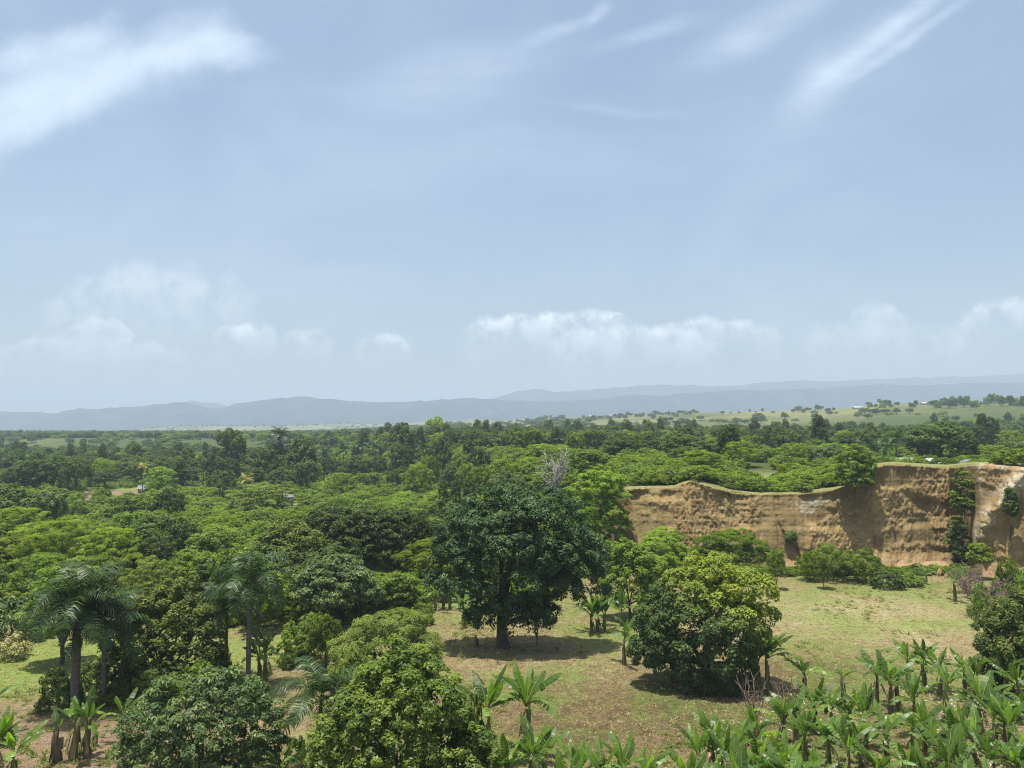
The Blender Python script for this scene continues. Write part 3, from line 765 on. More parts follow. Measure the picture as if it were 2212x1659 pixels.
# second mango with a flush of yellow-green young leaves at its right
m2 = [(0, 0, 4.8, 4.0, 3.6, 3.8), (-3.4, 0, 4.6, 2.6, 2.6, 2.8), (-4.6, -.3, 3.2, 1.7, 1.9, 1.7), (-2.2, -.6, 7.4, 2.3, 2.2, 2.0), (.8, 0, 8.6, 2.2, 2.2, 2.0), (3.0, .2, 7.8, 1.9, 2.0, 1.9), (4.4, .2, 7.5, 1.2, 1.4, 1.7), (5.1, .2, 5.6, .9, 1.2, 1.0),
      (2.3, -1.2, 4.9, 2.2, 1.9, 2.2), (-.8, -2.2, 5.4, 2.4, 1.8, 2.4), (.4, -2.0, 2.4, 2.8, 2.0, 1.8), (-2.4, -1.4, 2.4, 2.0, 1.8, 1.4), (-.6, 0, 9.6, 1.5, 1.4, 1.2), (.2, -2.6, 4.4, 2.4, 1.3, 2.2), (-1.8, -2.2, 3.6, 2.0, 1.3, 1.6), (2.0, -2.2, 5.6, 1.8, 1.3, 1.8), (.6, -1.2, 1.2, 2.8, 2.2, 1.1)]
hero('mango_tree', 'rounded mango tree with yellow-green new leaves on top and foliage reaching the ground', 'mango_flush', 311, 1518, 1195, 66.7, m2, 600, 80, .64, .31, .15, 1.6, .42, flat=.85, droop=.45, out_bias=.75, low=-.75,
     tint_fn=lambda P, t, r: t * .42 + .62 * sstep(P[:, 2] + .5 * P[:, 0] + 2.0 * (r.random(len(P)) - .5), 5.0, 8.6))
# dense rounded tree at the right edge
rt = [(0, 0, 4.6, 4.4, 4.0, 4.2), (-2.4, -.6, 3.8, 2.2, 2.4, 2.8), (-1.6, -1.0, 6.6, 2.2, 2.2, 2.0), (1.4, -.8, 8.0, 2.4, 2.4, 1.9), (-3.1, 0, 4.8, 1.5, 1.6, 2.0), (0, -2.6, 4.0, 2.6, 1.6, 2.6), (2.8, 0, 6.0, 2.6, 2.6, 3.0)]
hero('mango_tree', 'dense smooth-rounded olive green tree cut off by the right edge beyond the bananas', 'round', 321, 2240, 1255, 61.5, rt, 640, 60, .48, .28, .14, 1.5, .4, flat=.9, droop=.4, inner=.05, low=-.8)
# glossy tree, bottom centre
gt = [(0, 0, 4.6, 3.4, 3.2, 3.6), (-2.6, 0, 3.4, 2.3, 2.4, 2.6), (2.2, -.4, 3.6, 2.1, 2.2, 2.4), (.3, -.2, 7.4, 1.5, 1.5, 1.5), (-.9, -.4, 6.4, 1.8, 1.7, 1.6), (1.0, -1.2, 6.0, 1.8, 1.6, 1.6), (-2.9, -.6, 5.2, 1.5, 1.5, 1.4), (2.6, .2, 5.0, 1.2, 1.3, 1.2),
      (-.6, -2.2, 4.2, 2.2, 1.6, 2.4), (3.9, -.6, 2.4, 1.7, 1.7, 1.9), (-3.4, -.6, 1.8, 1.9, 1.8, 1.6), (.1, -.2, 8.6, .7, .8, .9), (.6, -1.6, 2.0, 2.4, 1.6, 1.8)]
hero('glossy_tree', 'dense glossy mid-green tree rising from the bottom edge, right of the leaning palm', 'glossy', 331, 876, 1380, 45.5, gt, 760, 64, .46, .24, .14, 1.6, .22, flat=.85, droop=.3, out_bias=.7, low=-.8)
# bluish drooping-leaf tree, bottom left
bt = [(0, 0, 3.6, 2.8, 2.8, 2.2), (-2.9, 0, 3.2, 1.9, 2.0, 1.6), (2.8, 0, 3.6, 1.9, 2.0, 1.7), (-1.5, -.4, 5.4, 1.2, 1.3, 1.0), (.5, -.2, 5.9, 1.1, 1.3, .9), (2.6, -.2, 5.3, 1.2, 1.3, .9), (-3.0, -.4, 4.7, 1.1, 1.3, .9), (4.1, 0, 3.4, 1.0, 1.3, 1.3), (3.9, 0, 1.9, 1.1, 1.3, .9),
      (-4.2, -.2, 2.4, 1.0, 1.3, 1.1), (0, -2.0, 3.2, 2.0, 1.4, 1.7), (-1.8, -1.4, 1.7, 1.5, 1.4, 1.0), (1.8, -1.4, 1.8, 1.6, 1.4, 1.0), (.2, -.8, 4.7, 1.6, 1.4, 1.1), (1.5, .3, 6.3, .7, .7, .6), (-.6, -1.6, 4.4, 1.2, 1.0, .9)]
hero('broadleaf_tree', 'bluish green wide low tree with drooping leaves at bottom left beside bare soil', 'blue', 341, 450, 1440, 48.3, bt, 400, 70, .50, .30, .11, 1.3, .16, flat=.7, droop=.9, out_bias=.7, low=-.75)
# olive mass behind the royal palms
om = [(0, 0, 4.6, 3.4, 3.0, 3.4), (-2.7, 0, 4.2, 2.2, 2.2, 2.8), (2.6, 0, 4.0, 2.0, 2.2, 2.6), (.6, -.2, 7.2, 1.7, 1.6, 1.5), (-1.6, -.2, 7.0, 1.3, 1.4, 1.3), (2.0, -.4, 6.2, 1.4, 1.4, 1.3), (-3.4, -.4, 2.6, 1.8, 1.8, 1.8), (0, -2.0, 3.2, 2.4, 1.6, 2.4), (3.1, -.4, 2.4, 1.7, 1.7, 1.7)]
hero('cacao_tree', 'olive and yellow-green leafy tree between the two pairs of royal palms', 'round', 351, 372, 1237, 66.0, om, 420, 52, .56, .30, .18, 1.5, .2, flat=.8, droop=.5, low=-.7,
     tint_fn=lambda P, t, r: t * .75 + .3)
ob = [(0, 0, 5.0, 2.8, 2.6, 3.2), (-1.9, 0, 4.4, 1.7, 1.8, 2.0), (-1.2, -.2, 7.4, 1.0, 1.0, 1.3), (1.6, -.2, 8.0, 1.2, 1.2, 1.5), (2.2, 0, 5.2, 1.6, 1.8, 2.0), (0, -.6, 6.4, 1.8, 1.4, 1.4)]
hero('leafy_tree', 'light green leafy tree with two pointed tops right behind the leftmost royal palms', 'green', 361, 150, 1195, 72.0, ob, 260, 50, .52, .30, .18, 2.0, .2, flat=.8, droop=.4, tint_fn=lambda P, t, r: t * .7 + .3)
# drooping compound-leaf tree left of the mango
dt = [(0, 0, 4.2, 3.6, 3.2, 3.0), (-2.8, 0, 3.4, 2.2, 2.2, 2.0), (2.9, 0, 3.4, 2.2, 2.2, 2.0), (0, 0, 6.2, 2.2, 2.0, 1.3), (-1.6, -.8, 5.2, 1.8, 1.6, 1.3), (1.8, -.8, 5.2, 1.8, 1.6, 1.3), (0, -2.0, 3.4, 2.6, 1.5, 2.0)]
hero('ackee_tree', 'rounded bright green tree with drooping leaf sprays on pale stalks left of the big mango', 'blue', 371, 728, 1205, 87.0, dt, 320, 52, .72, .44, .16, 1.6, .22, flat=.55, droop=1.0, out_bias=.9, low=-.45)
# wispy thorn tree
wt = [(0, 0, 3.4, 3.2, 2.8, 1.7), (-2.4, 0, 3.0, 2.0, 1.8, 1.4), (2.3, 0, 3.2, 2.0, 1.8, 1.4), (.8, 0, 5.0, 2.0, 1.8, 1.2), (-1.2, 0, 4.6, 1.7, 1.6, 1.0), (2.9, -.4, 1.8, 1.3, 1.3, 1.2), (-3.0, -.4, 1.8, 1.3, 1.3, 1.1), (2.0, .2, 5.3, 1.0, 1.0, .7)]
hero('thorn_tree', 'wispy pale olive thorn tree with fine feathery foliage below left of the mango', 'wispy', 381, 842, 1285, 66.0, wt, 420, 60, .62, .36, .07, 1.0, .12, flat=.7, droop=.1, out_bias=1.0, low=-.6)
# broad dark trees at the left of the mango
db = [(0, 0, 5.4, 5.2, 4.4, 3.4), (-4.4, 0, 5.6, 3.4, 3.2, 2.6), (4.2, 0, 5.4, 3.2, 3.0, 2.6), (-1.2, -.6, 8.4, 3.4, 3.0, 1.6), (2.8, -.4, 8.2, 3.0, 3.0, 1.5), (-5.2, -.6, 7.4, 2.2, 2.2, 1.3), (6.4, -.4, 6.6, 2.0, 2.0, 1.5), (0, -3.0, 5.0, 4.4, 1.8, 2.4), (5.8, -.8, 3.6, 2.4, 2.2, 1.8)]
hero('spreading_tree', 'broad dark green spreading tree with layered crown touching the left of the big mango', 'dark', 391, 840, 1095, 114.0, db, 520, 46, .85, .46, .22, 2.4, .45, flat=.55, droop=.2, out_bias=.8, tint_fn=lambda P, t, r: t * .8)
hero('spreading_tree', 'broad dark spreading tree with olive top in the wood above the ackee tree', 'dark', 395, 728, 1098, 120.0, db, 480, 46, .85, .46, .22, 2.4, .45, flat=.55, droop=.2, out_bias=.8, rz=2.2)
cl = [(0, 0, 4.6, 4.0, 3.4, 3.4), (-2.8, 0, 4.4, 2.4, 2.4, 2.4), (2.8, 0, 4.6, 2.4, 2.4, 2.4), (0, -.4, 7.2, 2.4, 2.2, 1.6), (-2.0, -.4, 6.4, 1.8, 1.8, 1.4), (2.2, -.4, 6.4, 1.8, 1.8, 1.4), (0, -2.2, 4.2, 2.8, 1.6, 2.2)]
hero('broadleaf_tree', 'rounded tree with brownish-yellow leaf clusters in the wood above the middle palms', 'round', 401, 627, 1122, 108.0, cl, 360, 44, .70, .40, .22, 2.0, .3, flat=.8, droop=.3, tint_fn=lambda P, t, r: t * .6 + .45)
# loose tree between the two mangoes
lt = [(0, 0, 4.4, 2.8, 2.4, 2.8), (-1.8, 0, 4.0, 1.8, 1.8, 1.9), (1.8, 0, 4.8, 1.8, 1.8, 2.0), (-.6, 0, 7.2, 1.4, 1.4, 1.4), (1.5, 0, 7.2, 1.4, 1.4, 1.3), (-2.2, 0, 6.0, 1.1, 1.2, 1.0), (0, -1.4, 2.4, 2.0, 1.4, 1.4), (2.4, 0, 2.4, 1.3, 1.4, 1.2)]
hero('leafy_tree', 'loose olive green tree standing between the two mango trees', 'green', 411, 1358, 1168, 90.0, lt, 300, 46, .56, .34, .20, 1.8, .16, flat=.75, droop=.3)
hero('feathery_tree', 'tall light green feathery tree growing at the left end of the cliff', 'feather', 421, 1280, 1003, 124.0,
     [(0, 0, 7.6, 4.0, 3.6, 4.0), (-2.4, 0, 6.6, 2.8, 2.6, 3.0), (2.6, 0, 8.6, 2.8, 2.6, 3.0), (.6, 0, 12.6, 2.8, 2.6, 2.4), (2.4, 0, 13.2, 2.2, 2.0, 1.8), (-1.6, 0, 11.4, 2.4, 2.2, 1.6), (4.0, -.4, 6.2, 2.0, 2.0, 2.0), (0, -1.8, 5.0, 3.4, 2.0, 2.4), (4.2, 0, 11.0, 1.6, 1.6, 1.4)],
     440, 46, .85, .60, .16, 3.0, .26, flat=.5, droop=.2, out_bias=.9)
ft = [(0, 0, 3.4, 4.0, 3.2, 2.2), (-3.4, 0, 3.0, 2.6, 2.4, 1.8), (3.2, 0, 3.2, 2.6, 2.4, 1.9), (.8, 0, 5.6, 2.8, 2.4, 1.5), (-1.8, 0, 5.0, 2.2, 2.0, 1.3), (3.8, 0, 4.8, 1.8, 1.8, 1.1), (0, -2.0, 2.4, 3.0, 1.6, 1.6)]
hero('feathery_tree', 'dark green feathery tree at the foot of the cliff behind the second mango', 'feather', 431, 1566, 1112, 113.0, ft, 360, 64, .75, .46, .10, 1.6, .2, flat=.45, droop=.2, out_bias=.9, tint_fn=lambda P, t, r: t * .5)
hero('feathery_tree', 'pale feathery tree at the cliff foot just right of the loose olive tree', 'feather', 437, 1428, 1125, 112.0, ft, 340, 64, .75, .46, .10, 1.6, .2, flat=.45, droop=.2, out_bias=.9, tint_fn=lambda P, t, r: t * .7 + .15, rz=1.1)
ct = [(0, 0, 4.4, 2.6, 2.2, 2.2), (-1.6, 0, 3.6, 1.6, 1.6, 1.5), (1.5, 0, 3.8, 1.6, 1.6, 1.6), (.2, 0, 6.2, 1.9, 1.6, 1.2), (0, -1.2, 2.0, 2.2, 1.4, 1.2), (-1.0, 0, 5.6, 1.2, 1.2, .9)]
def hero_at(name, label, mat, seed, u, y, z0, lobes, n, leaves, crad, L, Wd, zfork, r0, cat='tree', scale=1.0, **kw):
    x = (u - 1106) / F * y
    root = thing(name, label, cat, (x, y, z0), 0, (scale,) * 3)
    link('trunk', trunk_mesh('trunk', M['bark'], seed + 1, 10, r0, lobes, zfork, 5, 7), root)
    cm, C = crown_mesh('crown', M[mat], seed, lobes, n, leaves, crad, L, Wd, **kw)
    link('crown', cm, root)
    return root
hero_at('leafy_tree', 'bright green bushy tree perched on the cliff edge at its step', 'green', 441, 1843, 126.6, at(1843, 1064, 126.6)[2], ct, 200, 32, .6, .48, .22, .8, .15, flat=.6, droop=.3, out_bias=.8, low=-.8)

# ------------------------------------------------------------------ shrubs on and below the cliff
for (u, vb, y, w, h, mat, lab, sd) in [
        (2076, 1112, 124.0, 4.0, 7.6, 'green', 'tall shrub hanging in the cliff gully near its top', 451),
        (2062, 1214, 121.6, 4.0, 7.2, 'dark', 'dark layered shrub filling the foot of the cliff gully', 455),
        (2176, 1112, 114.6, 1.4, 4.0, 'dark', 'small dark bush clinging to the cliff right of the gully', 459),
        (2104, 1214, 113.5, 3.0, 2.6, 'feather', 'flat-topped pale shrub below the spur of light earth', 463),
        (1702, 1164, 123.2, 1.3, 1.0, 'dark', 'small layered bush on the cliff face low at the middle', 467)]:
    z = at(u, vb, y)[2]
    ll = [(0, 0, h * .12, w * .26, w * .24, h * .16), (0, 0, h * .40, w * .36, w * .32, h * .32), (-w * .25, 0, h * .3, w * .22, w * .2, h * .22), (w * .24, 0, h * .4, w * .24, w * .2, h * .24), (0, 0, h * .78, w * .30, w * .26, h * .20), (0, -w * .2, h * .25, w * .3, w * .2, h * .2)]
    hero_at('shrub', lab, mat, sd, u, y, z, ll, 150, 26, .55, .5, .18, h * .2, .1, 'shrub', flat=.4, droop=.2, out_bias=.8, low=-.8)
put_tree('fbush', 1800, 1176, 130, 112.5, 'broad bright green flat-topped shrub at the cliff foot, centre of the field edge', 'shrub', mat='green')
put_tree('fbush', 1868, 1184, 90, 111.0, 'bright green flat-topped shrub adjoining the broad one at the field edge', 'shrub', mat='green')
put_tree('fbush', 1748, 1190, 60, 112.0, 'smaller green shrub at the left end of the broad flat-topped shrub', 'shrub')
put_tree('bush', 1915, 1232, 80, 107.0, 'low dark green shrub right of the flat-topped shrubs at the field edge', 'shrub', mat='dark')
put_tree('bush', 1968, 1238, 60, 108.0, 'low rounded green shrub before the heap of fallen earth', 'shrub')
put_tree('leafy', 1676, 1186, 42, 106.0, 'slim sapling with small open crown at the field edge below the cliff', 'sapling', 'sapling')
put_tree('leafy', 1778, 1196, 38, 106.5, 'slim sapling before the broad flat-topped shrub', 'sapling', 'sapling')
put_tree('bush', 2185, 1208, 95, 92.0, 'leafy green shrub by the right edge below the cliff', 'shrub', mat='green')
put_tree('bush', 2240, 1222, 95, 85.0, 'leafy shrub behind the round tree cut off by the right edge', 'shrub')
put_tree('bush', 2120, 1262, 55, 86.0, 'grey green low shrub beside the bare brush', 'shrub', mat='wispy')
put_tree('fbush', 1668, 1588, 120, 47.5, 'lime green feathery shrub at the bottom edge among bananas', 'shrub', mat='lime')
put_tree('bush', 660, 1330, 120, 73.0, 'bright green shrub right of the middle royal palms', 'shrub', mat='green')
put_tree('leafy', 706, 1325, 70, 71.0, 'small bright green tree left of the wispy thorn tree', mat='green')
put_tree('bush', 30, 1290, 150, 80.0, 'large green shrub at the left edge beyond the grass patch', 'shrub', mat='blue')
put_tree('bush', 30, 1368, 70, 74.0, 'pale straw-coloured clump of shrub on the left edge grass', 'shrub', mat='straw')
put_tree('bush', 150, 1470, 70, 61.0, 'dark low shrub at the foot of the leftmost royal palm', 'shrub', mat='dark')
put_tree('bush', 255, 1490, 80, 62.0, 'low fine green shrub right of the leftmost royal palms', 'shrub', mat='feather')
for (u, v, w, y, lab, mt) in [(120, 1440, 60, 64, 'dark thicket left of the leftmost royal palm trunk', 'dark'), (285, 1425, 110, 63.5, 'olive thicket under the olive mass, close to the palms', 'round'), (345, 1430, 120, 62.5, 'olive thicket under the middle of the olive mass', 'round'),
                           (425, 1432, 110, 63, 'green thicket under the right of the olive mass', 'green'), (475, 1420, 80, 66, 'dark thicket behind the lower slim palm', 'dark'), (195, 1430, 70, 66, 'dark thicket between the two leftmost royal palms', 'dark'), (95, 1505, 40, 60, 'small dark thicket on the grass edge left of the palms', 'dark'),
                           (640, 1390, 70, 72, 'green thicket right of the long palm trunk', 'glossy'), (770, 1390, 110, 63, 'pale green thicket under the wispy thorn tree', 'wispy'), (900, 1400, 70, 62, 'wispy thicket on the right flank of the thorn tree', 'wispy')]:
    put_tree('bush', u, v, w, y, lab, 'shrub', mat=mt, group='thickets below the palms')
put_tree('bush', 1015, 1500, 100, 46.5, 'small olive shrub leaning on the right side of the glossy tree', 'shrub', mat='round')
put_tree('bush', 720, 1640, 90, 44.0, 'yellow-green low shrub at the bottom edge left of the glossy tree', 'shrub', mat='round')
put_tree('leafy', 1160, 1278, 60, 78.5, 'small tree on a thin pole-like trunk under the big mango', 'sapling', 'sapling', mat='mango')

# ------------------------------------------------------------------ distinct trees farther off
D = put_tree
for (u, v, w, y, lab, mt) in [(1905, 992, 60, 150, 'low shrub before the left end of the long-roofed house', 'green'), (1970, 994, 56, 152, 'low shrub between the long-roofed and the dark-walled house', 'feather'), (2040, 988, 66, 150, 'round green shrub between the two right houses above the cliff', 'green'),
                           (2120, 992, 80, 152, 'shrub right of the grey gabled house', 'feather'), (2180, 988, 90, 158, 'broad shrub at the right edge of the plateau', 'feather')]:
    put_tree('bush', u, v, w, y, lab, 'shrub', mat=mt, group='shrubs before the plateau houses')
D('round' if 0 else 'dome', 480, 1016, 56, 243, 'lone rounded olive tree on the bright green clearing in the left wood', mat='round')
D('column', 873, 957, 50, 285, 'vine-covered dark tree shaped like a rounded column')
D('tall', 958, 945, 44, 275, 'slim tall olive tree right of the rounded column tree', mat='round')
D('tall', 870, 914, 72, 335, 'tall irregular dark tree behind the rounded column tree')
D('dome', 1045, 944, 48, 285, 'dark dome-crowned tree right of the slim olive tree')
D('tall', 1015, 950, 34, 292, 'narrow dark tree left of the dark dome-crowned tree')
D('dome', 1098, 936, 62, 292, 'large fine-leaved dark tree right of the dark dome-crowned tree')
D('lime', 940, 899, 40, 520, 'bright lime green tree standing out on the wood skyline')
D('dome', 1360, 980, 58, 205, 'dark rounded tree on the plateau just left of the cliff')
D('feather', 1084, 990, 90, 215, 'light green feathery tree below the dark dome-crowned tree')
D('dome', 1090, 1018, 80, 205, 'dark tree in front of the light feathery tree at mid wood')
D('column', 958, 1034, 24, 186, 'leftmost of three small dark green domes', 'shrub', 'shrub')
D('column', 984, 1027, 28, 184, 'tallest of three small dark green domes', 'shrub', 'shrub')
D('column', 1014, 1031, 34, 182, 'widest of three small dark green domes', 'shrub', 'shrub')
D('tall', 655, 944, 84, 290, 'tall shaggy tree right of the lone high palm')
D('dome', 585, 958, 84, 300, 'dark tall tree beneath the lone high palm')
D('leafy', 500, 926, 62, 335, 'pale-topped tall tree left of the lone high palm', mat='round')
D('spread', 365, 1052, 66, 182, 'dark umbrella tree in the left wood behind the light feathery trees')
D('dome', 288, 1070, 100, 178, 'wide dark olive tree left of the dark umbrella tree', mat='green')
D('feather', 572, 1044, 135, 193, 'wide grey olive feathery tree below the lone rounded olive tree', mat='wispy')
D('dome', 395, 1003, 70, 288, 'broad dark tree at the right end of the ploughed strip')
D('dome', 228, 1015, 58, 288, 'round dark tree standing behind the ploughed strip')
D('dome', 165, 990, 62, 262, 'blackish dense tree at the left end of the ploughed strip')
D('dome', 118, 984, 64, 268, 'dark broad tree second from the left end of the ploughed strip')
D('tall', 75, 996, 70, 264, 'dark tree at the left edge of the far dark grove')
D('dome', 2030, 910, 120, 218, 'large dark tree group crown behind the houses on the plateau')
D('dome', 1985, 924, 66, 224, 'dark tree on the left flank of the large one behind the houses')
D('dome', 2080, 936, 60, 212, 'dark tree on the right flank of the large one behind the houses')
D('leafy', 1648, 968, 50, 214, 'light round-headed tree with a short trunk on the plateau edge')
D('dome', 1612, 970, 52, 219, 'dark tree left of the light round-headed tree')
D('dome', 1692, 966, 56, 219, 'dark tree right of the light round-headed tree')
D('dome', 1790, 960, 66, 180, 'dark green tree on a bare trunk behind the cliff step', mat='blue')
D('tall', 1760, 950, 62, 225, 'dark tree behind the bare-trunked tree above the cliff')
D('dome', 30, 1046, 100, 152, 'dark tree at the left edge above the light feathery trees')
D('leafy', 98, 1062, 90, 150, 'grey green tree beside the dark one at the left edge', mat='blue')
D('feather', 40, 1158, 150, 106, 'light feathery tree at the left edge of the mid wood')
D('feather', 140, 1120, 160, 113, 'tallest light feathery tree of the left mid wood')
D('feather', 240, 1142, 150, 110, 'light feathery tree right of the tallest one in the left mid wood')
D('spread', 335, 1150, 120, 112, 'dark layered tree right of the light feathery trees')
D('feather', 90, 1196, 140, 99, 'lower feathery tree in front row of the left mid wood', mat='green')
D('feather', 215, 1200, 140, 98, 'lower feathery tree before the tallest light feathery one', mat='green')
D('spread', 390, 1128, 110, 132, 'dark flat-crowned tree in the wood centre left')
D('leafy', 470, 1142, 120, 116, 'fresh green leafy tree left of the brownish-yellow one')
D('leafy', 410, 1190, 110, 95, 'mid green tree above the first middle royal palm')
D('leafy', 505, 1180, 110, 90, 'fresh green tree right behind the middle royal palms', mat='glossy')
D('feather', 330, 1205, 110, 90, 'light feathery tree above the olive mass', mat='wispy')
D('leafy', 560, 1215, 100, 84, 'yellowish green leafy tree right of the taller middle palm', mat='glossy')
D('bush', 620, 1235, 120, 92, 'dense green shrub left of the ackee tree', 'shrub')

for (kd, u, v, w, y, lab) in [('leafy', 1005, 1000, 46, 228, 'mid green tree on the slope above the small domes'), ('feather', 1035, 1008, 60, 214, 'pale feathery tree on the slope right of the small domes'), ('leafy', 1150, 1000, 60, 222, 'green leafy tree on the slope left of the bleached tree'),
                      ('feather', 1185, 1018, 80, 200, 'light feathery tree at the foot of the bleached tree'), ('leafy', 1000, 978, 44, 262, 'green tree behind the three small domes, upslope'), ('feather', 905, 1002, 70, 240, 'light feathery tree right of the column tree foot'),
                      ('leafy', 930, 985, 50, 262, 'green leafy tree between the column and the slim olive tree'), ('spread', 1120, 1030, 80, 190, 'dark spreading tree just behind the big mango top'), ('leafy', 1250, 985, 60, 230, 'mid green tree upslope right of the bleached tree'), ('feather', 1300, 1000, 70, 200, 'light tree upslope of the cliff left end')]:
    D(kd, u, v, w, y, lab)

# ------------------------------------------------------------------ bare trees
def bare(name, label, u, vb, y, h, w, seed, mat, nb=26, cat='tree', z0=None, spread=1.0):
    r = np.random.default_rng(seed)
    x = (u - 1106) / F * y
    z = float(terrain(x, y)) - .05 if z0 is None else z0
    root = thing(name, label, cat, (x, y, z))
    g = Geo()
    g.tube([(0, 0, -.2), (.05, 0, h * .18), (0, .05, h * .4)], np.array([.022, .018, .014]) * h, 6)
    link('trunk', g.mesh('trunk', M[mat], True), root)
    g = Geo()
    for i in range(nb):
        a = r.random() * 6.283
        s0 = np.array([0, 0, h * r.uniform(.05 if spread > 1 else .18, .4)])
        e = np.array([math.cos(a) * w * .5 * r.uniform(.4, 1), math.sin(a) * w * .5 * r.uniform(.4, 1), h * r.uniform(.45, 1.0)])
        m_ = (s0 + e) / 2 + r.normal(0, .06, 3) * h
        g.tube([s0, m_, e], np.array([.010, .007, .003]) * h * (1.5 if spread > 1 else 1), 4, False)
        for j in range(7 if spread > 1 else 4):
            b0 = m_ + (e - m_) * r.random()
            b1 = b0 + (e - s0) * .3 * r.random() + r.normal(0, .09, 3) * h
            g.tube([b0, (b0 + b1) / 2 + r.normal(0, .02, 3) * h, b1], np.array([.005, .004, .002]) * h * (1.6 if spread > 1 else 1), 3, False)
    o = link('branches' if 0 else 'branch_crown', g.mesh('branch_crown', M[mat], False), root)
    return root
bare('bare_tree', 'bleached grey leafless tree above the big mango', 1200, 1075, 185, 13.5, 7.5, 501, 'grey_twig', 40)
bare('bare_shrub', 'brown leafless brush heap left of the right-edge round tree', 2112, 1300, 90, 4.4, 5.2, 503, 'twig', 60, 'shrub', spread=1.4)
bare('bare_shrub', 'brown leafless brush nearer the cliff gully', 2072, 1235, 104, 3.4, 4.8, 504, 'twig', 50, 'shrub', spread=1.4)
bare('bare_shrub', 'brown leafless brush touching the right-edge round tree', 2160, 1300, 84, 4.2, 4.0, 505, 'twig', 50, 'shrub', spread=1.4)
bare('bare_shrub', 'thin nearly leafless sapling left in the banana plot', 1616, 1560, 55.5, 4.2, 2.4, 507, 'twig', 20, 'shrub')
bare('bare_shrub', 'thin twiggy shrub beside the banana plant right of second mango', 1680, 1540, 58, 3.0, 2.6, 508, 'twig', 24, 'shrub', spread=1.4)

# ------------------------------------------------------------------ palms
def frond_mesh(name, seed, Lf, arch, nl=34, ll=.75, mat='palm', lw=.055):
    """arched midrib with two rows of hanging leaflets"""
    r = np.random.default_rng(seed)
    t = np.linspace(0, 1, 12)
    ang = arch[0] + (arch[1] - arch[0]) * t ** 1.2
    dx = np.cos(ang); dz = np.sin(ang)
    px = np.concatenate([[0], np.cumsum(dx[:-1])]) * Lf / 11
    pz = np.concatenate([[0], np.cumsum(dz[:-1])]) * Lf / 11
    pts = np.stack([px, np.zeros(12), pz], 1)
    g = Geo()
    g.tube(pts, np.linspace(.045, .008, 12), 4, False)
    rib_n = g.n
    tt = np.linspace(.14, .99, nl)
    V, Q4, T3 = [], [], []
    for side in (-1, 1):
        for k in tt:
            i = k * 11; j = int(min(i, 10)); fr = i - j
            p = pts[j] * (1 - fr) + pts[j + 1] * fr
            tan = pts[min(j + 1, 11)] - pts[j]; tan = tan / np.linalg.norm(tan)
            upv = np.array([-tan[2], 0, tan[0]])
            l = ll * (.55 + .75 * math.sin(math.pi * min(k * .9 + .12, 1))) * r.uniform(.85, 1.1)
            out_ = np.array([0, side, 0])
            d1 = tan * r.uniform(.25, .5) + out_ * .85 + upv * r.uniform(-.15, .45)
            d1 /= np.linalg.norm(d1)
            d2 = d1 + np.array([0, 0, -1.0]) * r.uniform(.5, 1.1); d2 /= np.linalg.norm(d2)
            m_ = p + d1 * l * .5; e = m_ + d2 * l * .55
            w = tan * lw
            n0 = len(V)
            V += [p - w * .5, p + w * .5, m_ + w * .7, m_ - w * .7, e]
            Q4.append((n0, n0 + 1, n0 + 2, n0 + 3)); T3.append((n0 + 3, n0 + 2, n0 + 4))
    g.v.append(np.array(V)); g.f4.append(np.array(Q4) + rib_n); g.f3.append(np.array(T3) + rib_n); g.n += len(V)
    tint = np.clip(r.random(g.n) * .35 + .3, 0, 1)
    tint[rib_n:] = np.repeat(np.clip(.5 + .3 * r.normal(size=len(V) // 5), 0, 1), 5)
    return g.mesh(name, M[mat], False, {'tint': tint})
ROYAL = [frond_mesh('royal_frond', 600 + i, 4.3, a, 54, 1.0, 'palm', .058) for i, a in enumerate([(1.25, -.3), (1.0, -1.1), (.7, -1.4), (.35, -1.55), (-.1, -1.57)])]
COCO = [frond_mesh('coconut_frond', 620 + i, 4.2, a, 34, .9, 'palm', .09) for i, a in enumerate([(1.2, .1), (.8, -.5), (.4, -.9), (0., -1.2)])]
COCOY = [frond_mesh('yellow_frond', 630 + i, 3.6, a, 26, .8, 'yellow_palm') for i, a in enumerate([(1.2, .1), (.8, -.5), (.4, -.9), (0., -1.2)])]
def palm(name, label, x, y, h, fronds, nf, seed, r0=.24, shaft=True, scale=1.0, group=None, lean=0.0, z0=None):
    r = np.random.default_rng(seed)
    z = float(terrain(x, y)) - .05 if z0 is None else z0
    root = thing(name, label, 'palm', (x, y, z), 0, (scale,) * 3, group)
    g = Geo()
    k = 9
    zz = np.linspace(-.2, h, k)
    bulge = 1 + .25 * np.sin(np.linspace(0, math.pi, k)) if shaft else np.linspace(1.2, .75, k)
    px = lean * (zz / h) ** 2
    g.tube(np.stack([px, 0 * zz, zz], 1), r0 * bulge, 9)
    link('trunk', g.mesh('palm_trunk', M['palm_bark'], True), root)
    top = np.array([lean, 0, h])
    if shaft:
        g = Geo()
        g.tube([top - [0, 0, .05], top + [0, 0, .5], top + [0, 0, 1.3]], [r0 * .95, r0 * 1.05, r0 * .45], 8)
        link('crownshaft', g.mesh('crownshaft', M['shaft'], True), root)
        top = top + [0, 0, 1.15]
    for i in range(nf):
        lvl = i / max(nf - 1, 1)
        mi = min(int(lvl * len(fronds)), len(fronds) - 1)
        s = r.uniform(.85, 1.1)
        link('frond', fronds[mi], root, tuple(top), (r.normal(0, .12), r.normal(0, .08), i * 2.399 + r.normal(0, .2)), (s, s, s))
    return root
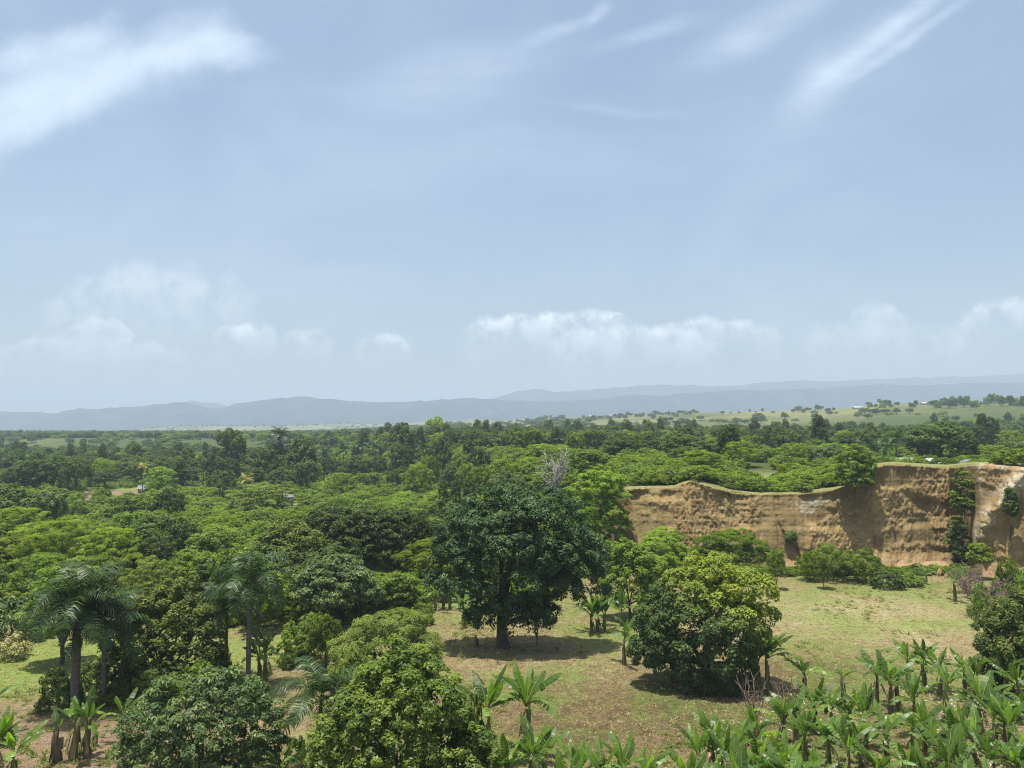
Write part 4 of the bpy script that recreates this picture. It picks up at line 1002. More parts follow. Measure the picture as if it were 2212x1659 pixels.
def palm_at(name, label, u, v_crown, y, fronds, nf, seed, **kw):
    p = at(u, v_crown, y)
    z = float(terrain(p[0], y))
    sc = kw.get('scale', 1.0)
    h = (p[2] - z) / sc - (1.15 if kw.get('shaft', True) else 0)
    return palm(name, label, p[0], y, h, fronds, nf, seed, **kw)
palm_at('royal_palm', 'royal palm with thick grey trunk, leftmost in the photo', 168, 1305, 60.2, ROYAL, 20, 701, r0=.245, scale=1.1)
palm_at('royal_palm', 'shorter slim royal palm just right of the leftmost one', 228, 1345, 61.5, ROYAL, 17, 702, r0=.15, scale=1.0)
palm_at('royal_palm', 'taller royal palm with long bare trunk at mid left', 540, 1258, 65.5, ROYAL, 17, 703, r0=.17)
palm_at('royal_palm', 'lower slim royal palm left of the long-trunked one', 490, 1318, 68.0, ROYAL, 14, 704, r0=.13, scale=.95)
palm_at('royal_palm', 'short palm with arching fronds close to the bluish tree', 693, 1512, 50.5, ROYAL, 13, 705, r0=.13, scale=.92)
palm_at('royal_palm', 'high palm standing above the far wood skyline', 606, 940, 300, COCO, 16, 706, r0=.28, shaft=False, scale=1.25)
far_palms = [(742, 972, 300, 'leftmost palm of the far palm cluster'), (778, 962, 305, 'tallest palm of the far palm cluster'), (812, 968, 302, 'palm at the right of the far palm cluster'), (700, 985, 296, 'low palm just left of the far palm cluster'),
             (915, 968, 280, 'palm between the column tree and the slim olive tree'), (1225, 985, 300, 'dark palm in the wood behind the bleached bare tree'), (1150, 972, 310, 'palm right of the large fine-leaved dark tree'),
             (1935, 950, 214, 'dark palm left of the large trees behind the houses'), (1880, 972, 176, 'low palm left of the white-roofed house'), (1908, 968, 190, 'palm directly behind the white-roofed house'),
             (440, 985, 300, 'palm in the dark row left of the pale-topped tall tree'), (1500, 960, 300, 'palm in the wood above the left part of the cliff'), (1300, 955, 340, 'palm on the wooded rise above the big mango')]
for i, (u, v, y, lab) in enumerate(far_palms):
    palm_at('coconut_palm', lab, u, v, y, COCO, 12, 720 + i, r0=.2, shaft=False)
palm_at('coconut_palm', 'yellowing palm beside the lone rounded olive tree', 532, 1036, 236, COCOY, 10, 760, r0=.16, shaft=False, scale=.8)
palm_at('coconut_palm', 'small yellow palm above the ploughed strip', 309, 1008, 262, COCOY, 9, 761, r0=.16, shaft=False, scale=.7)

# ------------------------------------------------------------------ banana plants
def banana_leaf(name, seed, Lf, wid, a0, a1, mat, torn=.5, fold=.25, petiole=.25):
    r = np.random.default_rng(seed)
    n = 13
    t = np.linspace(0, 1, n)
    ang = a0 + (a1 - a0) * t ** 1.3
    px = np.concatenate([[0], np.cumsum(np.cos(ang[:-1]))]) * Lf / (n - 1)
    pz = np.concatenate([[0], np.cumsum(np.sin(ang[:-1]))]) * Lf / (n - 1)
    pts = np.stack([px, r.normal(0, .012, n).cumsum(), pz], 1)
    g = Geo()
    prof = np.where(t < petiole, 0.02, np.sin(np.pi * np.clip((t - petiole) / (1 - petiole) * .93 + .06, 0, 1)) ** .55) * wid * .5
    g.tube(pts, np.linspace(.04, .008, n), 4, False)
    rn = g.n
    V, Fq = [], []
    for side in (-1, 1):
        k0 = int(petiole * (n - 1))
        fo = fold
        for j in range(k0, n - 1):
            if r.random() < torn:
                fo = fold + r.normal(0, .24)
            gap = r.uniform(.06, .30) if r.random() < torn else 0.0
            tan = pts[j + 1] - pts[j]
            up = np.array([-tan[2], 0, tan[0]]); up /= np.linalg.norm(up) + 1e-9
            for a, jj in ((0, j), (1, j + 1)):
                pass
            d = np.array([0, side * math.cos(fo), 0]) + up * math.sin(-fo) * -1.0 * -1.0
            dd = np.array([0, side * math.cos(fo), 0]) - up * math.sin(fo) + np.array([0, 0, -.18])
            p0, p1 = pts[j], pts[j + 1] - tan * gap
            e0 = p0 + dd * prof[j] + tan * .35; e1 = p1 + dd * prof[j + 1] + tan * .35 - tan * gap
            n0 = len(V)
            V += [p0, p1, e1, e0]
            Fq.append((n0, n0 + 1, n0 + 2, n0 + 3))
    g.v.append(np.array(V)); g.f4.append(np.array(Fq) + rn); g.n += len(V)
    tint = np.full(g.n, .55); tint[rn:] = np.repeat(np.clip(r.uniform(.25, .7) + .05 * r.normal(size=len(V) // 4), 0, 1), 4)
    tint[:rn] = 1.0
    return g.mesh(name, M[mat], False, {'tint': tint})
BL = [banana_leaf('banana_leaf', 800 + i, *a) for i, a in enumerate([
    (2.2, .54, 1.35, .85, 'banana', .4, .35), (2.3, .56, 1.2, .25, 'banana', .6, .3), (2.4, .56, 1.0, -.45, 'banana', .75, .25), (2.4, .54, .75, -1.0, 'banana', .7, .3), (2.2, .5, .30, -1.3, 'banana', .8, .3),
    (2.1, .54, 1.15, .2, 'banana', .35, .35), (2.3, .58, .75, -.85, 'banana', .75, .2)])]
BY = [banana_leaf('young_leaf', 820 + i, *a) for i, a in enumerate([(1.8, .46, 1.54, 1.30, 'banana_young', .05, .9), (1.9, .56, 1.45, 1.0, 'banana_young', .1, .55), (1.6, .38, 1.56, 1.45, 'banana_young', .0, 1.0)])]
BD = [banana_leaf('dead_leaf', 830 + i, *a) for i, a in enumerate([(1.7, .34, -.7, -1.5, 'dry_leaf', .8, .7), (1.5, .3, -1.1, -1.55, 'dry_leaf', .8, .9)])]
def stem_mesh(seed, h, r0, mat):
    g = Geo(); r = np.random.default_rng(seed)
    zz = np.array([-.15, .25, h * .5, h * .85, h + .25])
    o_ = np.concatenate([[[0, 0]], np.cumsum(r.normal(0, .04, (4, 2)), 0)])
    g.tube(np.column_stack([o_, zz]), r0 * np.array([1.35, 1.15, 1.0, .8, .4]), 7)
    for i in range(5):                                   # hanging dry sheaths
        a = r.random() * 6.28; z = h * r.uniform(.35, .95); l = r.uniform(.3, .7)
        c, s = math.cos(a) * r0 * 1.05, math.sin(a) * r0 * 1.05
        tx, ty = -math.sin(a) * .09, math.cos(a) * .09
        g.add([(c - tx, s - ty, z), (c + tx, s + ty, z), (c * 1.5 + tx, s * 1.5 + ty, z - l), (c * 1.5 - tx, s * 1.5 - ty, z - l)], [(0, 1, 2, 3)])
    return g.mesh('pseudostem', M[mat], True)
STEMS = [stem_mesh(840 + i, 1.0, .13, 'stem' if i < 3 else 'stem_green') for i in range(5)]
def banana(label, x, y, h, seed, nleaf=8, young=1, dead=1, lscale=1.0, name='banana_plant', group=None, stem=None, thick=1.0):
    r = np.random.default_rng(seed)
    z = float(terrain(x, y)) - .03
    root = thing(name, label, 'banana plant', (x, y, z), r.uniform(0, 6.28), (1, 1, 1), group)
    link('pseudostem', STEMS[seed % 5 if stem is None else stem], root, (0, 0, 0), (r.normal(0, .04), r.normal(0, .04), r.uniform(0, 6)), (thick, thick, h))
    top = (0, 0, h * 1.0 + .02)
    for i in range(nleaf):
        mi = int(r.choice(len(BL), p=[.22, .2, .16, .1, .06, .18, .08]))
        s = lscale * r.uniform(.8, 1.15)
        link('leaf', BL[mi], root, top, (r.normal(0, .12), r.normal(0, .12), i * 2.399 + r.normal(0, .35)), (s, s * r.uniform(.85, 1.15), s))
    for i in range(young):
        s = lscale * r.uniform(.75, 1.05)
        link('young_leaf', BY[int(r.integers(0, 3))], root, top, (r.normal(0, .18), r.normal(0, .18), r.uniform(0, 6.28)), (s, s, s))
    for i in range(dead):
        s = lscale * r.uniform(.6, 1.0)
        link('dead_leaf', BD[int(r.integers(0, 2))], root, (0, 0, h * .95), (0, 0, r.uniform(0, 6.28)), (s, s, s))
    return root
def gpt(u, v, z=0.0):
    d = ray(u, v)
    t = (z - EYE) / d[2]
    return d[0] * t, d[1] * t
bseed = [900]
def ban(u, vbase, h, label, **kw):
    x, y = gpt(u, vbase)
    bseed[0] += 1
    return banana(label, x, y, h, bseed[0], **kw)
ban(940, 1320, 1.9, 'left stem of the banana trio at the left of the big mango', nleaf=6, lscale=1.0)
ban(958, 1316, 2.0, 'middle stem of the banana trio at the left of the big mango', nleaf=6, lscale=.95)
ban(972, 1315, 1.9, 'right stem of the banana trio at the left of the big mango', nleaf=6, lscale=.95)
ban(1003, 1351, 1.7, 'stubby banana plant close left of the big mango trunk', nleaf=8, lscale=1.05, thick=1.5)
ban(1029, 1396, .9, 'withered small banana plant left of the mango trunk', nleaf=0, young=0, dead=5, lscale=.7, stem=0)
ban(1279, 1365, 1.6, 'leftmost stem of the banana clump midway between the mangoes', nleaf=11, lscale=1.25)
ban(1291, 1363, 1.8, 'tallest stem of the banana clump midway between the mangoes', nleaf=11, lscale=1.25)
ban(1306, 1362, 1.5, 'right stem of the banana clump midway between the mangoes', nleaf=7, lscale=1.15)
ban(1342, 1352, 1.6, 'banana plant behind the clump, close to the second mango', nleaf=8, lscale=1.2)
ban(1349, 1438, 2.0, 'single banana plant at the left foot of the second mango', nleaf=6, lscale=1.1, stem=1)
ban(1255, 1412, .35, 'tiny banana sprout in the mango shadow', nleaf=4, lscale=.35, dead=0)
ban(1203, 1403, .3, 'tiny pale sprout in the middle of the mango shadow', nleaf=1, lscale=.3, dead=0)
ban(1660, 1490, 2.6, 'bushy banana plant at the right foot of the second mango', nleaf=14, lscale=1.2, dead=3)
ban(1640, 1486, 2.2, 'drooping banana plant tucked behind the bushy one by the second mango', nleaf=8, lscale=.95, dead=2)
ban(1738, 1494, 1.3, 'small sparse banana plant alone right of the second mango', nleaf=6, lscale=.95, dead=0)
ban(1823, 1532, 2.3, 'slender banana plant with few upright leaves', nleaf=4, lscale=.6, young=2, dead=0, stem=0)
ban(2064, 1300, 2.4, 'lanky banana plant by the bare brush below the cliff', nleaf=8, lscale=.9)
ban(2000, 1262, 1.3, 'small banana plant at the field edge below the earth heap', nleaf=6, lscale=.7, dead=0)
ban(1955, 1253, .9, 'low banana plant beside the low rounded shrub', nleaf=5, lscale=.6, dead=0)
# lower left
ban(119, 1650, 2.0, 'stout banana stump with few leaves, left of three by the bare soil', nleaf=3, lscale=.7, thick=2.0, stem=0, dead=2)
ban(158, 1644, 2.2, 'thick banana plant, middle of three by the bare soil', nleaf=6, lscale=.95, thick=1.8, stem=1, dead=2)
ban(189, 1637, 2.1, 'leafy banana plant, right of three by the bare soil', nleaf=7, lscale=1.0, thick=1.5, stem=2, dead=2, young=2)
ban(264, 1606, 1.7, 'lone banana plant left of the bluish tree', nleaf=5, lscale=.9, stem=0)
ban(205, 1612, .8, 'low banana plant with white dead leaf behind the row of three', nleaf=4, lscale=.6, dead=3)
ban(30, 1690, 1.6, 'broad low banana plant in the bottom left corner', nleaf=10, lscale=1.0, young=1, stem=3)
ban(-8, 1700, 2.4, 'banana plant with yellow young leaf cut by the left edge', nleaf=6, lscale=1.0, young=3, stem=3)
ban(-20, 1600, 2.4, 'banana plant with dark leaves reaching in from the left edge', nleaf=7, lscale=1.0)
ban(574, 1478, 2.6, 'banana plant half hidden behind the long palm trunk', nleaf=9, lscale=1.15, dead=2)
ban(612, 1700, 1.0, 'low banana plant under the short arching palm', nleaf=7, lscale=.95)
ban(655, 1690, 1.0, 'second low banana plant under the short arching palm', nleaf=6, lscale=.9, dead=2)
ban(560, 1480, 2.2, 'banana plant left of the one behind the palm trunk', nleaf=7, lscale=1.0)
# behind: by the ackee tree
ban(866, 1305, 2.2, 'banana plant right of the ackee tree', nleaf=9, lscale=1.0, young=1)
ban(895, 1300, 2.0, 'banana plant with yellow leaf between the ackee tree and mango', nleaf=8, lscale=1.0, young=2)
ban(1310, 1300, 1.8, 'banana plant behind the big mango to its right', nleaf=7, lscale=.8)
# bottom centre
ban(1052, 1640, 3.0, 'tall banana plant with bright rolled leaf right of the glossy tree', nleaf=10, lscale=1.35, young=2, dead=1, stem=3)
ban(1136, 1632, 3.2, 'tall banana plant with two stiff upright leaves at bottom centre', nleaf=13, lscale=1.4, young=2, dead=3, stem=3)
ban(1150, 1740, 2.6, 'wide leaved banana plant at the bottom edge, centre', nleaf=10, lscale=1.1, young=1)
ban(1095, 1750, 2.0, 'banana plant against the glossy tree at the bottom edge', nleaf=9, lscale=1.05, young=1)
ban(1180, 1700, 1.8, 'low banana plant behind the wide leaved one at bottom edge', nleaf=8, lscale=.95, young=1)
for i, (u, v, h) in enumerate([(1255, 1750, 1.9), (1300, 1765, 2.0), (1345, 1755, 2.2), (1385, 1770, 2.0), (1225, 1790, 1.6)]):
    ban(u, v, h, ['banana plant first from left in the bottom edge row', 'banana plant second from left in the bottom edge row', 'tallest banana plant of the bottom edge row', 'banana plant at the right end of the bottom edge row', 'low banana plant before the bottom edge row'][i],
        nleaf=8, lscale=1.0, young=1, group='bananas in the row along the bottom edge')
# the plot at lower right
plot = [(1895, 1522, 2.6), (1925, 1552, 3.0), (1942, 1535, 2.6), (1962, 1480, 2.4), (1998, 1482, 2.6), (2048, 1563, 3.2), (2030, 1500, 2.2), (2108, 1520, 2.4), (2085, 1500, 2.2), (2172, 1545, 3.4), (2200, 1560, 3.0), (2225, 1540, 3.0),
        (1975, 1590, 2.8), (2120, 1590, 2.7), (2150, 1625, 2.4), (1760, 1585, 2.3), (1795, 1600, 2.4), (1720, 1610, 2.2), (1690, 1625, 2.4), (1840, 1595, 1.8), (1870, 1620, 2.4), (1545, 1690, 2.6), (1510, 1700, 2.0), (1590, 1690, 2.2), (1570, 1725, 2.6),
        (1490, 1740, 1.6), (1640, 1650, 2.2), (1740, 1655, 2.2), (1790, 1665, 2.3), (1835, 1690, 2.2), (1860, 1655, 2.0), (1915, 1665, 2.7), (1978, 1650, 2.2), (2010, 1680, 2.2), (2000, 1625, 1.8), (2060, 1655, 2.0), (2110, 1680, 2.2), (2080, 1625, 1.9),
        (2180, 1650, 2.6), (2225, 1620, 2.5), (2240, 1670, 2.8), (2145, 1715, 2.2), (2050, 1740, 2.4), (1965, 1740, 2.2), (1900, 1745, 2.3), (1760, 1760, 2.2), (2010, 1770, 2.2), (2200, 1745, 2.6), (1830, 1780, 2.0), (2100, 1790, 2.4), (1700, 1720, 2.0), (2250, 1790, 2.4)]
rx = np.random.default_rng(77)
for _ in range(4000):
    if len(plot) >= 64: break
    u_, v_ = rx.uniform(1480, 2260), rx.uniform(1575, 1800)
    if v_ < 1600 + (1850 - u_) * .22: continue
    if min(math.hypot((u_ - a) , (v_ - b) * 1.2) for a, b, _h in plot) > 34:
        plot.append((u_, v_, rx.uniform(1.7, 2.9)))
rows = {}
for (u, v, h) in plot:
    rows.setdefault('far' if v < 1560 else 'second' if v < 1630 else 'third' if v < 1700 else 'near', []).append((u, v, h))
ORD = ['first', 'second', 'third', 'fourth', 'fifth', 'sixth', 'seventh', 'eighth', 'ninth', 'tenth', 'eleventh', 'twelfth', 'thirteenth', 'fourteenth', 'fifteenth', 'sixteenth', 'seventeenth', 'eighteenth', 'nineteenth', 'twentieth']
def ordinal(i):
    return ORD[i] if i < len(ORD) else f'{i + 1}' + {1: 'st', 2: 'nd', 3: 'rd'}.get((i + 1) % 10, 'th')
for rn, lst in rows.items():
    lst.sort()
    for i, (u, v, h) in enumerate(lst):
        tall = 'tall' if h >= 2.6 else 'short' if h <= 2.0 else 'middling'
        ban(u, v, h * .82, f'{tall} banana plant in the lower right plot, {ordinal(i)} from left in its {dict(far="farthest", second="second", third="third", near="nearest")[rn]} row',
            nleaf=random.choice([8, 9, 10, 11]), lscale=random.uniform(.82, 1.15), young=random.choice([1, 1, 2]), dead=random.choice([1, 2, 3]), group='banana plants in the lower right plot')

# ------------------------------------------------------------------ houses
def house(label, u, vridge, y, w, d, hw, roof, wall, rz=0.0, detail=True, name='house', gable=.8, z0=None, group=None):
    x = (u - 1106) / F * y
    z = float(terrain(x, y)) - .1 if z0 is None else z0
    root = thing(name, label, 'house', (x, y, z), rz, group=group)
    g = Geo(); g.box((-w / 2, -d / 2, 0), (w / 2, d / 2, hw))
    g.add([(-w / 2, -d / 2, hw), (-w / 2, d / 2, hw), (-w / 2, 0, hw + gable)], [(0, 1, 2)])
    g.add([(w / 2, -d / 2, hw), (w / 2, d / 2, hw), (w / 2, 0, hw + gable)], [(0, 2, 1)])
    link('wall', g.mesh('house_wall', M[wall]), root)
    g = Geo()
    n = 24
    ov = .35
    for s in (-1, 1):                                    # corrugated sheet: ridges and furrows along the slope
        xs = np.linspace(-w / 2 - ov, w / 2 + ov, n * 2 + 1)
        zz = .03 * (np.arange(len(xs)) % 2)
        e = np.stack([xs, np.full_like(xs, s * (d / 2 + ov)), hw - ov * gable / (d / 2) + zz + .03], 1)
        t_ = np.stack([xs, np.zeros_like(xs), hw + gable + zz + .03], 1)
        v = np.concatenate([e, t_]); k = len(xs)
        i = np.arange(k - 1)
        g.add(v, np.stack([i, i + 1, i + 1 + k, i + k], -1))
    link('roof', g.mesh('house_roof', M[roof]), root)
    if detail:
        g = Geo(); g.box((-.45, -d / 2 - .04, 0), (.45, -d / 2 + .02, 2.0)); link('door', g.mesh('house_door', M['door']), root)
        for k in (-1, 1):
            g = Geo(); g.box((k * w * .3 - .45, -d / 2 - .03, 1.0), (k * w * .3 + .45, -d / 2 + .02, 1.9)); link('window', g.mesh('house_window', M['glass']), root)
    return root
house('small house with long pale metal roof above the cliff step', 1943, 986, 186, 4.8, 4.0, 2.0, 'white_roof', 'house_wall', .06)
house('dark-walled house with shiny roof slope near the gully top', 2003, 989, 176, 4.0, 3.2, 1.7, 'white_roof', 'dark_wall', .7, gable=.9)
house('grey gabled house above the gully, partly behind shrubs', 2088, 986, 182, 3.4, 3.4, 1.8, 'grey_roof', 'dark_wall', 1.35, gable=.8)
def on_crest(u, back=.985):
    cd = float(table(CREST_D, u)) * back
    return cd
for (u, lab, w, dd) in [(1852, 'white long roofed house on the far grassy ridge', 12, on_crest(1852, .97)), (2040, 'white house among the ridge trees at right', 8, on_crest(2040, .98)), (2128, 'pale house by the ridge trees farthest right', 8, on_crest(2128, .98)),
                        (1995, 'small pale house right of the lone ridge tree', 6, on_crest(1995, .98)), (1276, 'tiny pale house on the ridge above the middle wood', 8, on_crest(1276, .98)), (1320, 'tiny pale house right of the other on the far ridge', 8, on_crest(1320, .98)),
                        (1343, 'third tiny pale house along the far ridge', 7, on_crest(1343, .98)), (1412, 'tiny house at the left of the ridge-top grove', 8, on_crest(1412, .98))]:
    house(lab, u, 0, dd, w, 7, 2.6, 'white_roof', 'house_wall', random.uniform(-.4, .4), False)
for (u, v, lab, w) in [(590, 966, 'white roofed house on the plain left of the high palm', 9), (605, 968, 'second white roof beside the one left of the high palm', 6), (318, 978, 'small white roof on the plain in the left distance', 7), (275, 966, 'pale roof on the plain, left of the small white one', 7),
                      (50, 1003, 'small pale roof at far left in the trees', 6), (765, 968, 'pale roof beyond the far palm cluster', 9), (5, 948, 'pale roof on the plain at the left edge', 10)]:
    d = ray(u, v); yy = min((3.0 - EYE) / d[2] * d[1], 1500)
    house(lab, u, 0, yy, w, 6, 4.2, 'white_roof', 'house_wall', random.uniform(-.4, .4), False)
house('small pale roofed shed in the left wood right of the yellowing palm', 626, 1046, 222, 2.2, 2.2, 2.8, 'grey_roof', 'dark_wall', .5, False, 'shed')
house('grey shed roof under the small yellow palm', 314, 1026, 268, 2.6, 2.4, 1.7, 'grey_roof', 'dark_wall', .2, False, 'shed')

# ------------------------------------------------------------------ trees along the far ridge, each one its own
def ridge_tree(u, h, w, lab, kind='dome', back=.97, group=None):
    dd = on_crest(u, back)
    put_tree(kind, u, 0, 0, dd, lab, x=(u - 1106) / F * dd, h=h, w=w, group=group, zoff=-.16 * h)
ridge_tree(1913, 8, 14, 'lone rounded tree on the open grass of the far ridge')
ridge_tree(1938, 5, 7, 'small tree right of the lone rounded ridge tree')
ridge_tree(1876, 6, 9, 'small tree left of the lone rounded ridge tree', back=1.0)
ri = 0
for (a, b, n, lab, h) in [(1712, 1806, 9, 'tree in the thick hedge-like clump on the ridge', 9), (1878, 1934, 6, 'tree in the grove on the highest rise of the ridge', 7), (1965, 1985, 3, 'tree beside the small pale house on the ridge', 8), (2014, 2112, 12, 'tree in the long grove on the right of the ridge', 11),
                          (2130, 2240, 11, 'tree at the right end of the ridge grove', 11), (1406, 1452, 6, 'tree in the ridge-top grove by the tiny house', 9), (1465, 1512, 6, 'tree in the right half of the ridge-top grove', 9), (1355, 1396, 5, 'tree of the low ridge grove left of the tiny house', 8),
                          (1163, 1224, 8, 'tree in the small grove on the far rise above the mango', 11), (1560, 1680, 7, 'scattered tree on the ridge left of the hedge clump', 6)]:
    for i in range(n):
        ridge_tree(a + (b - a) * (i + .5 * random.random()) / n, h * random.uniform(.55, 1.3), h * random.uniform(.6, 1.4), f'{lab}, {ordinal(i)} from left', random.choice(['dome', 'dome', 'leafy', 'bush']), random.uniform(.90, 1.0), group='trees on the far ridge')

# ------------------------------------------------------------------ heap of fallen earth, clods, stakes
def earth_heap(label, u, vb, y, w, d, h, seed):
    x = (u - 1106) / F * y
    z = float(terrain(x, y))
    n = 26
    a, b = np.meshgrid(np.linspace(-1, 1, n), np.linspace(-1, 1, n), indexing='ij')
    rr = np.sqrt(a * a + b * b)
    zz = h * np.clip(1 - rr ** 1.2, -.1, 1) + h * .9 * (fbm(a * 3 + seed, b * 3, seed, 4, .6) - .5) * np.clip(1.2 - rr, 0, 1) - .05
    idx = np.arange(n * n).reshape(n, n)
    f = np.stack([idx[:-1, :-1], idx[1:, :-1], idx[1:, 1:], idx[:-1, 1:]], -1).reshape(-1, 4)
    me = mesh_np('earth_heap', np.stack([a * w / 2, b * d / 2, zz], -1).reshape(-1, 3), f, [M['earth']], None, True)
    return tag(link('earth_heap', me, None, (x, y, z)), label, 'earth heap')
M['earth'] = barkmat('fallen_earth', (.20, .125, .06), (.36, .255, .14), 1.6, (1, 1, 1))
earth_heap('reddish heap of fallen earth at the foot of the cliff by the gully', 2010, 1225, 121.5, 8, 5, 1.3, 2)
earth_heap('smaller tan heap of fallen earth left of the gully heap', 1945, 1215, 123.0, 7, 3.4, .9, 3)
earth_heap('low tan heap of fallen earth under the middle of the cliff', 1690, 1215, 122.3, 8, 3.6, .9, 4)
def clod_mesh(seed):
    r = np.random.default_rng(seed)
    d = rand_dirs(14, r) * r.uniform(.7, 1.1, (14, 1))
    import bmesh
    bm = bmesh.new()
    for p in d:
        bm.verts.new(p)
    bmesh.ops.convex_hull(bm, input=bm.verts)
    me = bpy.data.meshes.new('clod'); bm.to_mesh(me); bm.free()
    me.materials.append(M['earth'])
    return me
CL = [clod_mesh(i) for i in range(4)]
for i, (u, y, s, lab) in enumerate([(2016, 116, .8, 'largest fallen clod in front of the gully heap'), (1996, 115.5, .5, 'small fallen clod left of the largest clod'), (2032, 115, .6, 'fallen clod right of the largest clod'), (1962, 118, .5, 'fallen clod between the two earth heaps'),
                                (2045, 117.5, .45, 'fallen clod at the right foot of the gully heap'), (1985, 117, .6, 'fallen clod on the left foot of the gully heap')]):
    x = (u - 1106) / F * y
    tag(link('clod', CL[i % 4], None, (x, y, float(terrain(x, y)) + s * .35), (random.random() * 6, random.random() * 6, 0), (s, s * .8, s * .7)), lab, 'earth clod', 'clods fallen from the cliff')
def stake(label, u, vb, h, mat, r0=.035):
    x, y = gpt(u, vb)
    g = Geo(); g.tube([(0, 0, -.2), (.02, 0, h * .5), (0, .02, h)], [r0, r0 * .9, r0 * .7], 6)
    tag(link('stake', g.mesh('stake', M[mat], True), None, (x, y, float(terrain(x, y)))), label, 'stake')
stake('thin wooden stake right of the big mango trunk', 1108, 1376, 2.4, 'bark')
stake('short white stake at the right end of the mango shadow', 1299, 1392, .5, 'white_roof')

# ------------------------------------------------------------------ the woodland: individual trees by zone, each with its own label
def in_clearing(x, y, u):
    d = y - float(edge_y(u))
    if d < 0 and u > 1325:
        return True
    if d < 0 and u > 930:
        return y < (96 if u < 1180 else 121)
    if y < 90 and u <= 930:
        return True
    if abs(d) < 5 and u > 1250:
        return True
    if 180 < u < 325 and 238 < y < 290:
        return True
    if 410 < u < 470 and 205 < y < 262 or 485 < u < 660 and 205 < y < 246:
        return True
    if 775 < u < 870 and 195 < y < 240:
        return True
    if 1600 < u < 1690 and 140 < y < 215 or u > 1850 and 128 < y < 205:
        return True
    if y < 123 and d < 0 and u > 1325:
        return True
    return False
def blocked(x, y, rad):
    for (_, tx, ty, w, h) in TREES:
        if (tx - x) ** 2 + (ty - y) ** 2 < (rad * .9 + w * .28) ** 2:
            return True
    return False
def zone(u, y):
    if y < 150:
        return 'in the near left wood' if u < 420 else 'above the middle palms' if u < 700 else 'behind the big mango' if u < 1330 else 'just behind the cliff edge'
    if y < 240:
        return ('in the left middle wood' if u < 480 else 'below the high palm' if u < 760 else 'above the big mango' if u < 1100 else 'around the bleached tree' if u < 1340
                else 'above the cliff left part' if u < 1760 else 'on the plateau beside the houses')
    return ('in the far left wood' if u < 420 else 'in the far wood around the high palm' if u < 720 else 'in the far wood by the palm cluster' if u < 960 else 'in the far wood above the big mango' if u < 1340 else 'in the far wood over the cliff' if u < 1760 else 'in the far wood behind the houses')
cands = []
tries = 0
r_ = np.random.default_rng(4242)
placed = []
while len(placed) < 270 and tries < 60000:
    tries += 1
    y = 92 + (400 - 92) * r_.random() ** 1.25
    u = r_.uniform(-60, 2270)
    x = (u - 1106) / F * y
    if in_clearing(x, y, u):
        continue
    near = y < 150
    onplat = y > float(edge_y(u))
    nz = float(fbm(x * .018, y * .018, 91, 2))
    if near and not onplat:
        kind = r_.choice(['feather', 'leafy', 'spread', 'dome'], p=[.45, .25, .2, .1] if nz > .48 else [.2, .3, .25, .25])
    elif onplat and y < 165:
        kind = r_.choice(['bush', 'fbush'], p=[.55, .45])
    elif y < 240:
        kind = r_.choice(['dome', 'leafy', 'feather', 'spread', 'bush', 'tall'], p=[.16, .26, .28, .12, .13, .05])
    else:
        kind = r_.choice(['dome', 'leafy', 'feather', 'spread', 'tall'], p=[.32, .26, .16, .14, .12])
    w = {'dome': 8.5, 'leafy': 8, 'feather': 10, 'spread': 11.5, 'bush': 6, 'fbush': 6.5, 'tall': 7.5}[kind] * r_.uniform(.75, 1.25)
    h = {'dome': 9, 'leafy': 7.5, 'feather': 7.5, 'spread': 9, 'bush': 2.8, 'fbush': 2.6, 'tall': 13}[kind] * r_.uniform(.75, 1.25)
    if y < 150: h *= .8
    if 150 <= y < 250 and u < 960:
        kind = r_.choice(['feather', 'fbush', 'bush', 'leafy'], p=[.3, .3, .25, .15])
        w = r_.uniform(4.5, 8.5); h = r_.uniform(2.2, 4.6)
    elif 150 <= y < 240: h *= .70
    if u < 900 and y > 240: h *= 1.15
    # keep the sight line to the cliff's upper edge and to the far ridge free
    if blocked(x, y, w * .5 * (.75 if not near else .7)):
        continue
    TREES.append((None, x, y, w, h))
    placed.append((kind, u, x, y, w, h))
groups = {}
for (kind, u, x, y, w, h) in placed:
    groups.setdefault((zone(u, y), kind), []).append((u, x, y, w, h))
PHR = dict(dome='dark round-crowned tree', leafy='mid green leafy tree', feather='light feathery tree', spread='dark flat-layered tree', bush='low green shrub', fbush='low feathery shrub', tall='tall narrow dark tree')
TREES = [t for t in TREES if t[0] is not None]
for (zn, kind), lst in groups.items():
    lst.sort()
    for i, (u, x, y, w, h) in enumerate(lst):
        lab = f'{PHR[kind]} {zn}' + ('' if len(lst) == 1 else f', {ordinal(i)} such from left')
        put_tree(kind, u, 0, 0, y, lab, 'shrub' if 'bush' in kind else 'tree', x=x, h=h, w=w, group=f'{PHR[kind]}s {zn}')

